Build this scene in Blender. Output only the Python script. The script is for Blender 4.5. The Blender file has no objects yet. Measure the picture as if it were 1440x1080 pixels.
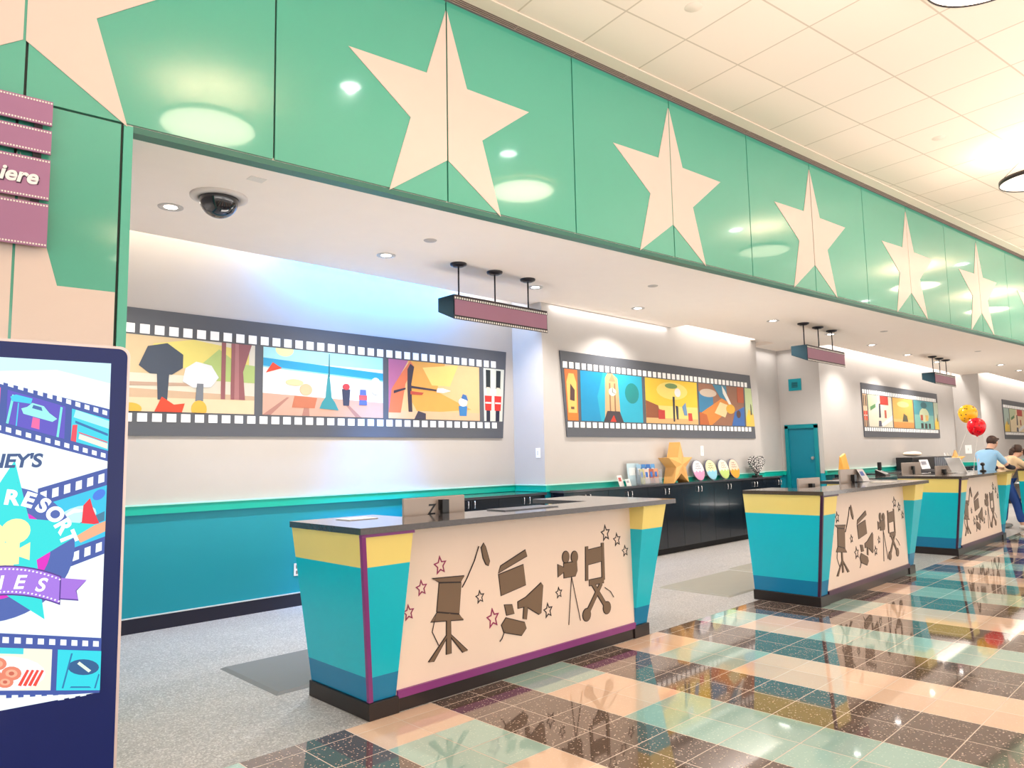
import bpy, bmesh, math, random
from mathutils import Vector, Matrix
random.seed(7)
S = bpy.context.scene
COL = S.collection
PI = math.pi
# ------------------------------------------------------------------ camera
F_PX = 1020.66
_pt, _rl, _az = math.radians(5.7895), math.radians(-1.1059), math.radians(45.6505)
def _tw(v):
    return Vector((v[0]*math.sin(_az)+v[1]*math.cos(_az), -v[0]*math.cos(_az)+v[1]*math.sin(_az), v[2]))
_F = Vector((0, math.cos(_pt), math.sin(_pt))); _U = Vector((0, -math.sin(_pt), math.cos(_pt))); _R = Vector((1, 0, 0))
CR = math.cos(_rl)*_R + math.sin(_rl)*_U
CU = -math.sin(_rl)*_R + math.cos(_rl)*_U
CF, CR, CU = _tw(_F), _tw(CR), _tw(CU)
EYE = Vector((0, 0, 1.5))
cam = bpy.data.cameras.new('camera'); cam.sensor_width = 36; cam.lens = F_PX/1440*36
cam.clip_end = 200; cam.clip_start = 0.05
camo = bpy.data.objects.new('camera', cam); COL.objects.link(camo)
camo.matrix_world = Matrix(((CR.x, CU.x, -CF.x, 0), (CR.y, CU.y, -CF.y, 0), (CR.z, CU.z, -CF.z, 1.5), (0, 0, 0, 1)))
S.camera = camo
S.view_settings.view_transform = 'Standard'; S.view_settings.look = 'None'
S.view_settings.gamma = 1; S.view_settings.use_curve_mapping = False
S.view_settings.exposure = 0.26
def ray(x, y): return CF + CR*((x-720)/F_PX) + CU*((540-y)/F_PX)
def on_y(x, y, Y): r = ray(x, y); return EYE + r*(Y/r.y)
def on_x(x, y, X): r = ray(x, y); return EYE + r*(X/r.x)
def on_z(x, y, Z): r = ray(x, y); return EYE + r*((Z-1.5)/r.z)

# ------------------------------------------------------------------ materials
MATS = {}
def srgb(r, g, b):
    f = lambda c: (c/255/12.92) if c/255 <= .04045 else ((c/255+.055)/1.055)**2.4
    return (f(r), f(g), f(b))
def mat(name, rgb, rough=.5, metal=0, coat=0, emit=0, ergb=None, var=.04, scale=6, bump=0, alpha=1, trans=0, ior=1.45, spec=.5):
    if name in MATS: return MATS[name]
    m = bpy.data.materials.new(name); m.use_nodes = True; nt = m.node_tree
    b = nt.nodes['Principled BSDF']
    b.inputs['Roughness'].default_value = rough; b.inputs['Metallic'].default_value = metal
    b.inputs['Coat Weight'].default_value = coat; b.inputs['Coat Roughness'].default_value = .05
    b.inputs['IOR'].default_value = ior; b.inputs['Transmission Weight'].default_value = trans
    b.inputs['Specular IOR Level'].default_value = spec
    tc = nt.nodes.new('ShaderNodeTexCoord'); nz = nt.nodes.new('ShaderNodeTexNoise')
    nz.inputs['Scale'].default_value = scale; nz.inputs['Detail'].default_value = 3
    nt.links.new(tc.outputs['Object'], nz.inputs['Vector'])
    mr = nt.nodes.new('ShaderNodeMapRange'); mr.inputs['To Min'].default_value = 1-var; mr.inputs['To Max'].default_value = 1+var
    nt.links.new(nz.outputs['Fac'], mr.inputs['Value'])
    vm = nt.nodes.new('ShaderNodeVectorMath'); vm.operation = 'SCALE'; vm.inputs[0].default_value = rgb
    nt.links.new(mr.outputs['Result'], vm.inputs['Scale']); nt.links.new(vm.outputs['Vector'], b.inputs['Base Color'])
    if bump:
        bp = nt.nodes.new('ShaderNodeBump'); bp.inputs['Strength'].default_value = bump; bp.inputs['Distance'].default_value = .01
        nt.links.new(nz.outputs['Fac'], bp.inputs['Height']); nt.links.new(bp.outputs['Normal'], b.inputs['Normal'])
    if emit:
        b.inputs['Emission Color'].default_value = (*(ergb or rgb), 1); b.inputs['Emission Strength'].default_value = emit
    MATS[name] = m; return m
def math_n(nt, op, a, b=None, c=None):
    n = nt.nodes.new('ShaderNodeMath'); n.operation = op
    for i, v in enumerate((a, b, c)):
        if v is None: continue
        if isinstance(v, (int, float)): n.inputs[i].default_value = v
        else: nt.links.new(v, n.inputs[i])
    return n.outputs[0]
def mixc(nt, fac, a, b):
    n = nt.nodes.new('ShaderNodeMix'); n.data_type = 'RGBA'
    if isinstance(fac, (int, float)): n.inputs[0].default_value = fac
    else: nt.links.new(fac, n.inputs[0])
    for i, v in ((6, a), (7, b)):
        if isinstance(v, tuple): n.inputs[i].default_value = (*v, 1)
        else: nt.links.new(v, n.inputs[i])
    return n.outputs[2]
def base_nt(name, rough=.5):
    m = bpy.data.materials.new(name); m.use_nodes = True; nt = m.node_tree
    b = nt.nodes['Principled BSDF']; b.inputs['Roughness'].default_value = rough
    tc = nt.nodes.new('ShaderNodeTexCoord'); sp = nt.nodes.new('ShaderNodeSeparateXYZ')
    nt.links.new(tc.outputs['Object'], sp.inputs[0])
    MATS[name] = m
    return m, nt, b, tc, sp

def floor_tile_material():
    m, nt, b, tc, sp = base_nt('terrazzo_tiles', .06)
    X, Y = sp.outputs[0], sp.outputs[1]
    kx = math_n(nt, 'DIVIDE', math_n(nt, 'SUBTRACT', X, 2.27), .607)
    k = math_n(nt, 'FLOOR', kx)
    p = math_n(nt, 'FLOORED_MODULO', k, 4)
    odd = math_n(nt, 'FLOORED_MODULO', k, 2)
    p2 = math_n(nt, 'GREATER_THAN', p, 1.5)
    r1 = math_n(nt, 'MULTIPLY', math_n(nt, 'GREATER_THAN', Y, 2.698), math_n(nt, 'LESS_THAN', Y, 3.300))
    green = math_n(nt, 'ABSOLUTE', math_n(nt, 'SUBTRACT', p2, r1))     # xor
    nz = nt.nodes.new('ShaderNodeTexVoronoi'); nz.inputs['Scale'].default_value = 62
    nt.links.new(tc.outputs['Object'], nz.inputs['Vector'])
    chip = math_n(nt, 'LESS_THAN', nz.outputs['Distance'], .27)
    wn = nt.nodes.new('ShaderNodeSeparateColor'); nt.links.new(nz.outputs['Color'], wn.inputs[0])
    sel = math_n(nt, 'MULTIPLY', chip, math_n(nt, 'GREATER_THAN', wn.outputs[0], .45))
    cream = mixc(nt, math_n(nt, 'MULTIPLY', sel, .35), (.78, .56, .42), (.86, .72, .58))
    grn = mixc(nt, math_n(nt, 'MULTIPLY', sel, .5), (.34, .52, .475), (.62, .78, .72))
    dark = mixc(nt, math_n(nt, 'MULTIPLY', sel, .95), (.115, .08, .066), (.62, .50, .42))
    c = mixc(nt, green, cream, grn); c = mixc(nt, odd, c, dark)
    # per tile tint
    fx = math_n(nt, 'DIVIDE', math_n(nt, 'SUBTRACT', X, 2.27), .3035); fy = math_n(nt, 'DIVIDE', math_n(nt, 'SUBTRACT', Y, 3.602), .3017)
    cx = nt.nodes.new('ShaderNodeCombineXYZ'); nt.links.new(math_n(nt, 'FLOOR', fx), cx.inputs[0]); nt.links.new(math_n(nt, 'FLOOR', fy), cx.inputs[1])
    wh = nt.nodes.new('ShaderNodeTexWhiteNoise'); nt.links.new(cx.outputs[0], wh.inputs[0])
    tint = nt.nodes.new('ShaderNodeVectorMath'); tint.operation = 'SCALE'; nt.links.new(c, tint.inputs[0])
    nt.links.new(math_n(nt, 'MULTIPLY_ADD', wh.outputs[0], .18, .91), tint.inputs['Scale'])
    def line(f, w):
        fr = math_n(nt, 'FRACT', f); d = math_n(nt, 'MINIMUM', fr, math_n(nt, 'SUBTRACT', 1, fr)); return math_n(nt, 'LESS_THAN', d, w)
    g = math_n(nt, 'MAXIMUM', line(fx, .009), line(fy, .009))
    c = mixc(nt, g, tint.outputs[0], (.62, .52, .44))
    nt.links.new(c, b.inputs['Base Color'])
    nt.links.new(math_n(nt, 'MULTIPLY_ADD', g, .4, .055), b.inputs['Roughness'])
    b.inputs['IOR'].default_value = 1.6; b.inputs['Coat Weight'].default_value = .45; b.inputs['Coat Roughness'].default_value = .03
    return m
def floor_grey_material():
    m, nt, b, tc, sp = base_nt('grey_terrazzo', .38)
    v = nt.nodes.new('ShaderNodeTexVoronoi'); v.inputs['Scale'].default_value = 120; nt.links.new(tc.outputs['Object'], v.inputs['Vector'])
    s = nt.nodes.new('ShaderNodeSeparateColor'); nt.links.new(v.outputs['Color'], s.inputs[0])
    br = nt.nodes.new('ShaderNodeTexBrick'); nt.links.new(tc.outputs['Object'], br.inputs['Vector'])
    br.inputs['Scale'].default_value = 1; br.inputs['Brick Width'].default_value = .9; br.inputs['Row Height'].default_value = .3
    br.inputs['Mortar Size'].default_value = .003; br.inputs['Color1'].default_value = (.46, .44, .43, 1); br.inputs['Color2'].default_value = (.38, .37, .365, 1)
    br.inputs['Mortar'].default_value = (.34, .33, .33, 1)
    c = mixc(nt, math_n(nt, 'MULTIPLY', s.outputs[0], .7), br.outputs['Color'], (.20, .19, .185))
    c = mixc(nt, math_n(nt, 'MULTIPLY', math_n(nt, 'GREATER_THAN', s.outputs[1], .8), .4), c, (.8, .78, .76))
    nt.links.new(c, b.inputs['Base Color']); return m
def ceiling_tile_material():
    m, nt, b, tc, sp = base_nt('ceiling_tile', .75)
    def line(f, w):
        fr = math_n(nt, 'FRACT', f); d = math_n(nt, 'MINIMUM', fr, math_n(nt, 'SUBTRACT', 1, fr)); return math_n(nt, 'LESS_THAN', d, w)
    fx = math_n(nt, 'DIVIDE', sp.outputs[0], .79); fy = math_n(nt, 'DIVIDE', sp.outputs[1], .79)
    g = math_n(nt, 'MAXIMUM', line(fx, .011), line(fy, .011))
    cx = nt.nodes.new('ShaderNodeCombineXYZ'); nt.links.new(math_n(nt, 'FLOOR', fx), cx.inputs[0]); nt.links.new(math_n(nt, 'FLOOR', fy), cx.inputs[1])
    wh = nt.nodes.new('ShaderNodeTexWhiteNoise'); nt.links.new(cx.outputs[0], wh.inputs[0])
    c = mixc(nt, wh.outputs[0], (.80, .665, .56), (.84, .70, .60))
    nz = nt.nodes.new('ShaderNodeTexNoise'); nz.inputs['Scale'].default_value = 120; nt.links.new(tc.outputs['Object'], nz.inputs['Vector'])
    c = mixc(nt, math_n(nt, 'MULTIPLY', nz.outputs['Fac'], .1), c, (.72, .6, .5))
    c = mixc(nt, g, c, (.58, .46, .36)); nt.links.new(c, b.inputs['Base Color']); return m
def band_material(name, bands, rough=.35):
    """bands: list of (z_from, colour), colour changes with height on the object"""
    m, nt, b, tc, sp = base_nt(name, rough)
    nz = nt.nodes.new('ShaderNodeTexNoise'); nz.inputs['Scale'].default_value = 4; nt.links.new(tc.outputs['Object'], nz.inputs['Vector'])
    c = bands[0][1]
    for z, col in bands[1:]: c = mixc(nt, math_n(nt, 'GREATER_THAN', sp.outputs[2], z), c, col)
    v = nt.nodes.new('ShaderNodeVectorMath'); v.operation = 'SCALE'; nt.links.new(c, v.inputs[0])
    nt.links.new(math_n(nt, 'MULTIPLY_ADD', nz.outputs['Fac'], .06, .97), v.inputs['Scale'])
    nt.links.new(v.outputs[0], b.inputs['Base Color']); return m

M_FLOOR = floor_tile_material(); M_GREY = floor_grey_material(); M_CEIL = ceiling_tile_material()
M_WALL = band_material('wall_paint', [(0, (.0, .27, .36)), (1.08, (.46, .43, .41))], .55)
M_BAND = band_material('counter_bands', [(0, (.0, .20, .40)), (.245, (.0, .50, .64)), (.89, (.86, .70, .22))], .3)
M_SOF = mat('soffit_paint', (.88, .78, .70), .7, var=.02)
M_GREEN = mat('fascia_green', (.075, .40, .285), .13, coat=1, var=.03, scale=1.5)
M_CREAM = mat('star_cream', (.70, .57, .495), .3, var=.02)
M_GAP = mat('panel_gap', (.08, .09, .08), .6)
M_RAIL = mat('rail_green', (.0, .42, .33), .35)
M_BASE = mat('baseboard_black', (.012, .012, .028), .35)
M_PLINTH = mat('plinth_brown', (.018, .011, .010), .28)
M_PANEL = mat('panel_cream', (.84, .68, .57), .35, var=.02)
M_PURPLE = mat('purple_trim', (.22, .035, .19), .3)
M_TOP = mat('worktop_dark', (.055, .045, .045), .12, coat=.5, var=.3, scale=60)
M_TEAL = mat('teal_paint', (.0, .25, .31), .35)
M_BLACK = mat('black_laminate', (.006, .010, .018), .22, coat=.2)
M_CHROME = mat('brushed_metal', (.65, .65, .66), .25, metal=1)
M_STRIP = mat('film_strip_grey', (.075, .080, .095), .4)
M_WHITE = mat('white_plain', (.85, .84, .83), .4, var=.02)
M_GOLD = mat('gold_star', (.62, .33, .10), .4, coat=.2, var=.1)
M_BROWN = mat('silhouette_brown', (.18, .115, .07), .5)
M_DKLINE = mat('dark_line', (.025, .015, .015), .5)
M_MAT = mat('rubber_mat', (.155, .165, .17), .55, bump=.05)
M_DARKMETAL = mat('dark_metal', (.02, .017, .022), .3, metal=.3)
M_SIGN = mat('sign_mauve', (.34, .155, .225), .35)
M_PLAC = mat('placard_mauve', (.36, .165, .29), .4)
M_LAMP = mat('lamp_glow', (1, .97, .93), .5, emit=14, ergb=(1, .96, .92))
M_DRUM = mat('drum_diffuser', (1, .85, .62), .5, emit=1.6, ergb=(1, .84, .66))
M_MON = mat('monitor_silver', (.36, .30, .26), .35, metal=.3)
M_DARK = mat('dark_plastic', (.01, .01, .012), .3)

# ------------------------------------------------------------------ mesh builder
class MB:
    def __init__(s): s.v = []; s.f = []; s.mi = []; s.smooth = []
    def add(s, vs, fs, mi=0, sm=False):
        o = len(s.v); s.v += [tuple(v) for v in vs]
        for f in fs: s.f.append([i+o for i in f]); s.mi.append(mi); s.smooth.append(sm)
        return s
    def box(s, a, b, mi=0):
        x0, y0, z0 = a; x1, y1, z1 = b
        return s.hexa([(x0, y0, z0), (x1, y0, z0), (x1, y1, z0), (x0, y1, z0)], [(x0, y0, z1), (x1, y0, z1), (x1, y1, z1), (x0, y1, z1)], mi)
    def hexa(s, lo, hi, mi=0):
        return s.add(list(lo)+list(hi), [(3, 2, 1, 0), (4, 5, 6, 7), (0, 1, 5, 4), (1, 2, 6, 5), (2, 3, 7, 6), (3, 0, 4, 7)], mi)
    def prism(s, pts, off, mi=0, side=None):
        """extrude the polygon pts (3d) by the vector off"""
        n = len(pts); p = [Vector(q) for q in pts]; o = Vector(off)
        s.add([*p, *[q+o for q in p]], [tuple(range(n))[::-1], tuple(range(n, 2*n))], mi)
        base = len(s.v)-2*n
        for i in range(n):
            j = (i+1) % n; s.f.append([base+i, base+j, base+n+j, base+n+i]); s.mi.append(mi if side is None else side); s.smooth.append(False)
        return s
    def tube(s, a, b, r, n=12, mi=0, r2=None, cap=True):
        a, b = Vector(a), Vector(b); d = (b-a).normalized(); r2 = r if r2 is None else r2
        u = d.orthogonal().normalized(); w = d.cross(u)
        vs = [a+(u*math.cos(t)+w*math.sin(t))*r for t in [2*PI*i/n for i in range(n)]]+[b+(u*math.cos(t)+w*math.sin(t))*r2 for t in [2*PI*i/n for i in range(n)]]
        s.add(vs, [(i, (i+1) % n, n+(i+1) % n, n+i) for i in range(n)], mi, True)
        if cap: s.add(vs, [tuple(range(n))[::-1], tuple(range(n, 2*n))], mi)
        return s
    def path(s, pts, r, n=8, mi=0):
        for a, b in zip(pts[:-1], pts[1:]): s.tube(a, b, r, n, mi)
        return s
    def lathe(s, prof, c=(0, 0, 0), n=32, mi=0, flip=False):
        c = Vector(c); vs = []
        for r, z in prof:
            for i in range(n): t = 2*PI*i/n; vs.append(c+Vector((r*math.cos(t), r*math.sin(t), z)))
        fs = []
        for k in range(len(prof)-1):
            for i in range(n): j = (i+1) % n; fs.append((k*n+i, k*n+j, (k+1)*n+j, (k+1)*n+i))
        return s.add(vs, fs, mi, True)
    def blob(s, c, r, nu=16, nv=10, mi=0, fn=None):
        c = Vector(c); vs = []; fs = []
        for i in range(nv+1):
            ph = PI*i/nv
            for j in range(nu):
                th = 2*PI*j/nu; d = Vector((math.sin(ph)*math.cos(th), math.sin(ph)*math.sin(th), math.cos(ph)))
                k = fn(d) if fn else 1
                vs.append(c+Vector((d.x*r[0], d.y*r[1], d.z*r[2]))*k)
        for i in range(nv):
            for j in range(nu): fs.append((i*nu+j, (i+1)*nu+j, (i+1)*nu+(j+1) % nu, i*nu+(j+1) % nu))
        return s.add(vs, fs, mi, True)
    def make(s, name, mats, parent=None, loc=None, rotz=None, bevel=0):
        me = bpy.data.meshes.new(name); me.from_pydata(s.v, [], s.f)
        for m in (mats if isinstance(mats, (list, tuple)) else [mats]): me.materials.append(m)
        me.polygons.foreach_set('material_index', s.mi); me.polygons.foreach_set('use_smooth', s.smooth)
        bm = bmesh.new(); bm.from_mesh(me); bmesh.ops.remove_doubles(bm, verts=bm.verts, dist=1e-5) if len(s.v) < 20000 else None
        bmesh.ops.recalc_face_normals(bm, faces=bm.faces); bm.to_mesh(me); bm.free(); me.update()
        o = bpy.data.objects.new(name, me); COL.objects.link(o)
        if parent: o.parent = parent
        if loc is not None: o.location = loc
        if rotz is not None: o.rotation_euler = (0, 0, rotz)
        if bevel:
            b = o.modifiers.new('bevel', 'BEVEL'); b.width = bevel; b.segments = 2; b.limit_method = 'ANGLE'
        return o
def tag(o, label=None, cat=None, group=None, kind=None):
    if label: o['label'] = label
    if cat: o['category'] = cat
    if group: o['group'] = group
    if kind: o['kind'] = kind
    return o
def thing(name, label, cat, loc=(0, 0, 0), rotz=0, group=None):
    o = bpy.data.objects.new(name, None); COL.objects.link(o); o.location = loc; o.rotation_euler = (0, 0, rotz)
    o.empty_display_size = .1
    return tag(o, label, cat, group)
def struct(o): o['kind'] = 'structure'; return o
def kids(o): return [c for c in bpy.data.objects if c.parent == o]
def dup(o, loc=None, label=None, rotz=None, parent=None):
    c = o.copy(); COL.objects.link(c)
    if parent: c.parent = parent
    if loc is not None: c.location = loc
    if rotz is not None: c.rotation_euler = (0, 0, rotz)
    if label: c['label'] = label
    for k in kids(o): dup(k, parent=c)
    return c
def text_mesh(name, body, size, m, parent, mtx, extrude=.001, shear=0, bold=0, align='LEFT', space=1, sx=1):
    cu = bpy.data.curves.new(name, 'FONT'); cu.body = body; cu.size = size; cu.extrude = extrude; cu.shear = shear
    cu.offset = bold; cu.align_x = align; cu.space_character = space
    t = bpy.data.objects.new(name+'_tmp', cu); COL.objects.link(t)
    bpy.context.view_layer.update()
    me = bpy.data.meshes.new_from_object(t.evaluated_get(bpy.context.evaluated_depsgraph_get()))
    bpy.data.objects.remove(t); bpy.data.curves.remove(cu)
    me.materials.clear(); me.materials.append(m); me.name = name
    me.transform(mtx @ Matrix.Diagonal((sx, 1, 1, 1)))
    o = bpy.data.objects.new(name, me); COL.objects.link(o)
    if parent: o.parent = parent
    return o
def star_pts(R, r, n=5, rot=PI/2):
    return [((R if i % 2 == 0 else r)*math.cos(rot+PI*i/n), (R if i % 2 == 0 else r)*math.sin(rot+PI*i/n)) for i in range(2*n)]

# ------------------------------------------------------------------ setting
ZS = 3.58; ZC = 5.42
struct(MB().box((-8, -12, -.1), (46, 3.715, 0)).make('floor', M_FLOOR))
# staff side floor in grey terrazzo: its edge steps forward past the first counter
struct(MB().box((-8, 3.715, -.1), (46, 9, 0)).make('floor', M_GREY))
struct(MB().box((9.9, 3.11, -.04), (46, 3.74, .0015)).make('floor', M_GREY))

def wall(name, x0, y0, x1, y1, m=M_WALL, h=4.0, z0=0): return struct(MB().box((min(x0, x1), min(y0, y1), z0), (max(x0, x1), max(y0, y1), h)).make(name, m))
Y1, Y2, Y3, Y4 = 7.17, 6.60, 5.95, 5.30
XA, XB, XD, XE = 7.03, 13.02, 14.3, 23.3
wall('wall_back', 1.0, Y1, XA, Y1+.2)
wall('wall_back', XA, Y2, XB, Y1+.2)
wall('wall_back', XB-.1, 6.80, XD, Y1+.2)
wall('wall_back', XD, Y3, XE, Y1+.2)
wall('wall_back', XE, Y4, 46, Y1+.2)
wall('wall_left', 1.1, 4.85, 1.3, Y1+.1)
wall('wall_right', 45.8, -12, 46, Y1, mat('far_wall', (.6, .54, .48), .7), h=5.5)
# chair rails and baseboards follow the steps of the wall
def rail(n, x0, y0, x1, y1):
    dx = .035
    m = MB()
    if abs(y0-y1) < 1e-6: m.box((x0, y0-dx, 1.045), (x1, y0+.01, 1.125)); m.box((x0, y0-dx-.012, 1.125), (x1, y0+.01, 1.138), 1)
    else: m.box((x0-dx, y0, 1.045), (x0+.01, y1, 1.125)); m.box((x0-dx-.012, y0, 1.125), (x0+.01, y1, 1.138), 1)
    return struct(m.make('trim_%d' % n, [M_RAIL, mat('rail_cap', (.35, .75, .66), .3)]))
rail(1, 1.3, Y1, XA, Y1); rail(2, XA, Y2-.047, XA, Y1); rail(3, XA, Y2, XB, Y2); rail(4, XB, 6.8, XD, 6.8)
rail(5, XD, 6.71, XD, 6.8); rail(6, XD, Y3, XE, Y3); rail(7, XE, Y4-.047, XE, Y3); rail(8, XE, Y4, 45, Y4)
M_BCAP = mat('baseboard_cap', (.55, .6, .62), .4)
def bboard(x0, x1, Y): struct(MB().box((x0, Y-.015, 0), (x1, Y+.01, .13)).box((x0, Y-.018, .13), (x1, Y+.01, .14), 1).make('baseboard_back', [M_BASE, M_BCAP]))
bboard(1.3, XA, Y1); bboard(XD, XE, Y3); bboard(XE, 45, Y4)

# soffit over the staff alcove, with a light cove along most of the wall
FA = math.radians(-5.75)
FO = Vector((5.156, 4.383, 0)); FT = Vector((math.cos(FA), math.sin(FA), 0)); FN = Vector((-math.sin(FA), math.cos(FA), 0))
def fl(s, d=0): p = FO+FT*s+FN*d; return p        # d > 0 goes into the fascia
def soffit_poly():
    m = MB()
    L = fl(-3.85, .02); R = fl(41, .02)
    pts = [(L.x, L.y), (L.x, Y1-.32), (XA-.02, Y1-.32), (XA-.02, Y2), (10.15, Y2), (10.15, Y2-.30), (13.25, Y2-.30), (13.25, 6.8), (XD, 6.8), (XD, Y3-.22), (XE, Y3-.22), (XE, Y4-.22), (R.x, Y4-.22), (R.x, R.y)]
    # build as strips between breakpoints in x so that every face is convex
    def front(x): return FO.y+(x-FO.x)*math.tan(FA)+.02
    segs = [(L.x, XA-.02, Y1-.32), (XA-.02, 10.15, Y2+.01), (10.15, 13.25, Y2-.30), (13.25, XD, 6.81), (XD, XE, Y3-.22), (XE, R.x, Y4-.22)]
    for x0, x1, yb in segs:
        m.hexa([(x0, front(x0), ZS), (x1, front(x1), ZS), (x1, yb, ZS), (x0, yb, ZS)], [(x0, front(x0), ZS+.06), (x1, front(x1), ZS+.06), (x1, yb, ZS+.06), (x0, yb, ZS+.06)])
    m.hexa([(L.x, front(L.x)+.12, 4.0), (45, front(45)+.12, 4.0), (45, Y1+.2, 4.0), (L.x, Y1+.2, 4.0)], [(L.x, front(L.x)+.12, 4.05), (45, front(45)+.12, 4.05), (45, Y1+.2, 4.05), (L.x, Y1+.2, 4.05)])
    return struct(m.make('ceiling', M_SOF))
soffit_poly()
struct(MB().box((XB-.2, 6.30, ZS+.06), (13.25, 6.7, ZS+.10)).make('trim_9', M_SOF))
# main hall ceiling: tiled field plus the plain strip and slot vent next to the fascia
CA = math.radians(-8.28)
def ceil_local(p): d = Vector((p.x-7.246, p.y-2.468)); return (d.x*math.cos(-CA)-d.y*math.sin(-CA), d.x*math.sin(-CA)+d.y*math.cos(-CA))
cp = [fl(-12, -.22), fl(41, -.22), Vector((46, -12, 0)), Vector((-8, -12, 0))]
m = MB(); m.prism([(*ceil_local(p), 0) for p in cp], (0, 0, .06))
struct(m.make('ceiling', M_CEIL, loc=(7.246, 2.468, ZC), rotz=CA))
m = MB(); m.prism([fl(-12, -.22)+Vector((0, 0, ZC-.012)), fl(41, -.22)+Vector((0, 0, ZC-.012)), fl(41, -.075)+Vector((0, 0, ZC-.012)), fl(-12, -.075)+Vector((0, 0, ZC-.012))], (0, 0, .08))
struct(m.make('trim_10', mat('ceiling_strip', (.80, .67, .56), .7, var=.02)))

# fascia: separate panels with dark joints, floor-height wall to the left of the opening
def fbox(m, s0, s1, z0, z1, d0, d1, mi=0): m.box((s0, d0, z0), (s1, d1, z1), mi)
m = MB()
JO = [-7.30+1.465*i for i in range(0, 33)]
for a, b in zip(JO[:-1], JO[1:]): fbox(m, a+.007, b-.007, ZS+.045, ZC-.03, 0, .03, 0)
fbox(m, JO[0], JO[-1], ZS+.0, ZC+.1, .028, .1, 1)
fbox(m, -3.80, JO[-1], ZS-.005, ZS+.036, .003, .1, 2); 
fas = struct(m.make('wall_front', [M_GREEN, M_GAP, mat('trim_dark_green', (.04, .16, .12), .4)], loc=FO, rotz=FA))
m = MB()
fbox(m, -9, -5.875, 0, ZS+.03, 0, .05, 0); fbox(m, -5.861, -4.407, 0, ZS+.03, 0, .05, 0); fbox(m, -4.393, -3.868, 0, ZS+.03, 0, .05, 0)
fbox(m, -9, -3.85, 0, ZS+.045, .03, .2, 1); fbox(m, -3.852, -3.80, 0, ZS+.03, -.0, .2, 2)
struct(m.make('wall_front', [M_GREEN, M_GAP, mat('column_edge_green', (.10, .45, .33), .25)], loc=FO, rotz=FA))
# slot vent
M_SLOT = mat('vent_dark', (.05, .03, .03), .6)
t = thing('slot_vent', 'long dark slotted air vent where the green fascia meets the tiled ceiling', 'air vent', FO+Vector((0, 0, ZC)), FA)
m = MB(); m.box((-8, -.075, -.004), (38, 0, .02)); m.make('backing', M_SLOT, t)
m = MB()
for d in (-.075, -.052, -.029, -.006): m.box((-8, d, -.014), (38, d+.005, 0))
for i in range(64): m.box((-8+.73*i, -.075, -.013), (-7.99+.73*i, 0, -.001))
m.make('grille', mat('vent_bar', (.42, .32, .27), .5), t)
# stars
STAR = [(0, 5.300), (.205, 4.665), (.90, 4.66), (.36, 4.245), (.55, 3.602), (0, 3.975), (-.55, 3.602), (-.355, 4.25), (-.90, 4.665), (-.20, 4.68)]
def star_obj(label, s, pts=STAR, clip=None):
    m = MB()
    right = [p for p in pts if p[0] >= 0]; left = [p for p in pts if p[0] <= 0]
    order_r = [pts[0], pts[1], pts[2], pts[3], pts[4], pts[5]]; order_l = [pts[5], pts[6], pts[7], pts[8], pts[9], pts[0]]
    for od, g in ((order_r, .007), (order_l, -.007)):
        m.prism([(x+(g if abs(x) < 1e-6 else 0), -.006, z) for x, z in od], (0, .0055, 0))
    o = m.make('fascia_star', M_CREAM, loc=FO+FT*s, rotz=FA)
    return tag(o, label, 'star', 'cream stars on the green fascia')
names = ['cream fascia star above the mauve placards, cut by the upper left corner',
         'largest whole cream star on the fascia, above the hanging sign nearest the camera',
         'cream star on the fascia above the long wall mural with a clock tower',
         'cream fascia star above the second hanging sign, yellow glow at its right arm',
         'cream star on the fascia above the third hanging sign',
         'cream star on the fascia crossed by a long pale lamp reflection',
         'farthest cream star on the fascia, cut by the right edge of the photo']
for i, s in enumerate([-4.385, -1.44, 1.476, 4.41, 7.33, 10.25, 13.18]): star_obj(names[i], s)
# the lower, bigger star on the wall left of the opening (its right part shows)
m = MB()
m.prism([(-4.385+.007, -.006, 3.30), (-4.17, -.006, 2.544), (-3.87, -.006, 2.544), (-3.87, -.006, 2.02), (-3.93, -.006, 1.98), (-3.98, -.006, 1.95), (-3.87, -.006, 1.2), (-4.378, -.006, 1.55)], (0, .0055, 0))
m.prism([(-4.392, -.006, 3.30), (-4.60, -.006, 2.544), (-5.40, -.006, 2.544), (-4.85, -.006, 2.0), (-5.02, -.006, 1.2), (-4.392, -.006, 1.55)][::-1], (0, .0055, 0))
o = m.make('fascia_star', M_CREAM, loc=FO, rotz=FA); tag(o, 'large cream star low on the green wall behind the placards and the screen', 'star')

# ------------------------------------------------------------------ murals
PIC = {}
def pm(rgb, k=None):
    key = 'ink_%02x%02x%02x' % rgb
    return mat(key, tuple(c*.72 for c in srgb(*rgb)), .4, var=.05, scale=9)
def picture(parent, x0, x1, z0, z1, bg, shapes, slant0=0, slant1=0):
    """one printed picture: bg colour and a list of (rgb, polygon) with u,v in 0..1"""
    mats = [pm(bg)]; m = MB(); idx = {bg: 0}
    def P(u, v, d): 
        a = x0+slant0*(v); b = x1+slant1*(v)
        return (a+(b-a)*u, -.022-d, z0+(z1-z0)*v)
    m.prism([P(0, 0, 0), P(1, 0, 0), P(1, 1, 0), P(0, 1, 0)], (0, .004, 0))
    for i, (rgb, poly) in enumerate(shapes):
        if rgb not in idx: idx[rgb] = len(mats); mats.append(pm(rgb))
        poly = [(min(1, max(0, u)), min(1, max(0, v))) for u, v in poly]
        m.prism([P(u, v, .0004*(i+1)) for u, v in poly], (0, .0004*(i+1), 0), idx[rgb])
    return m.make('picture', mats, parent)
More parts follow.
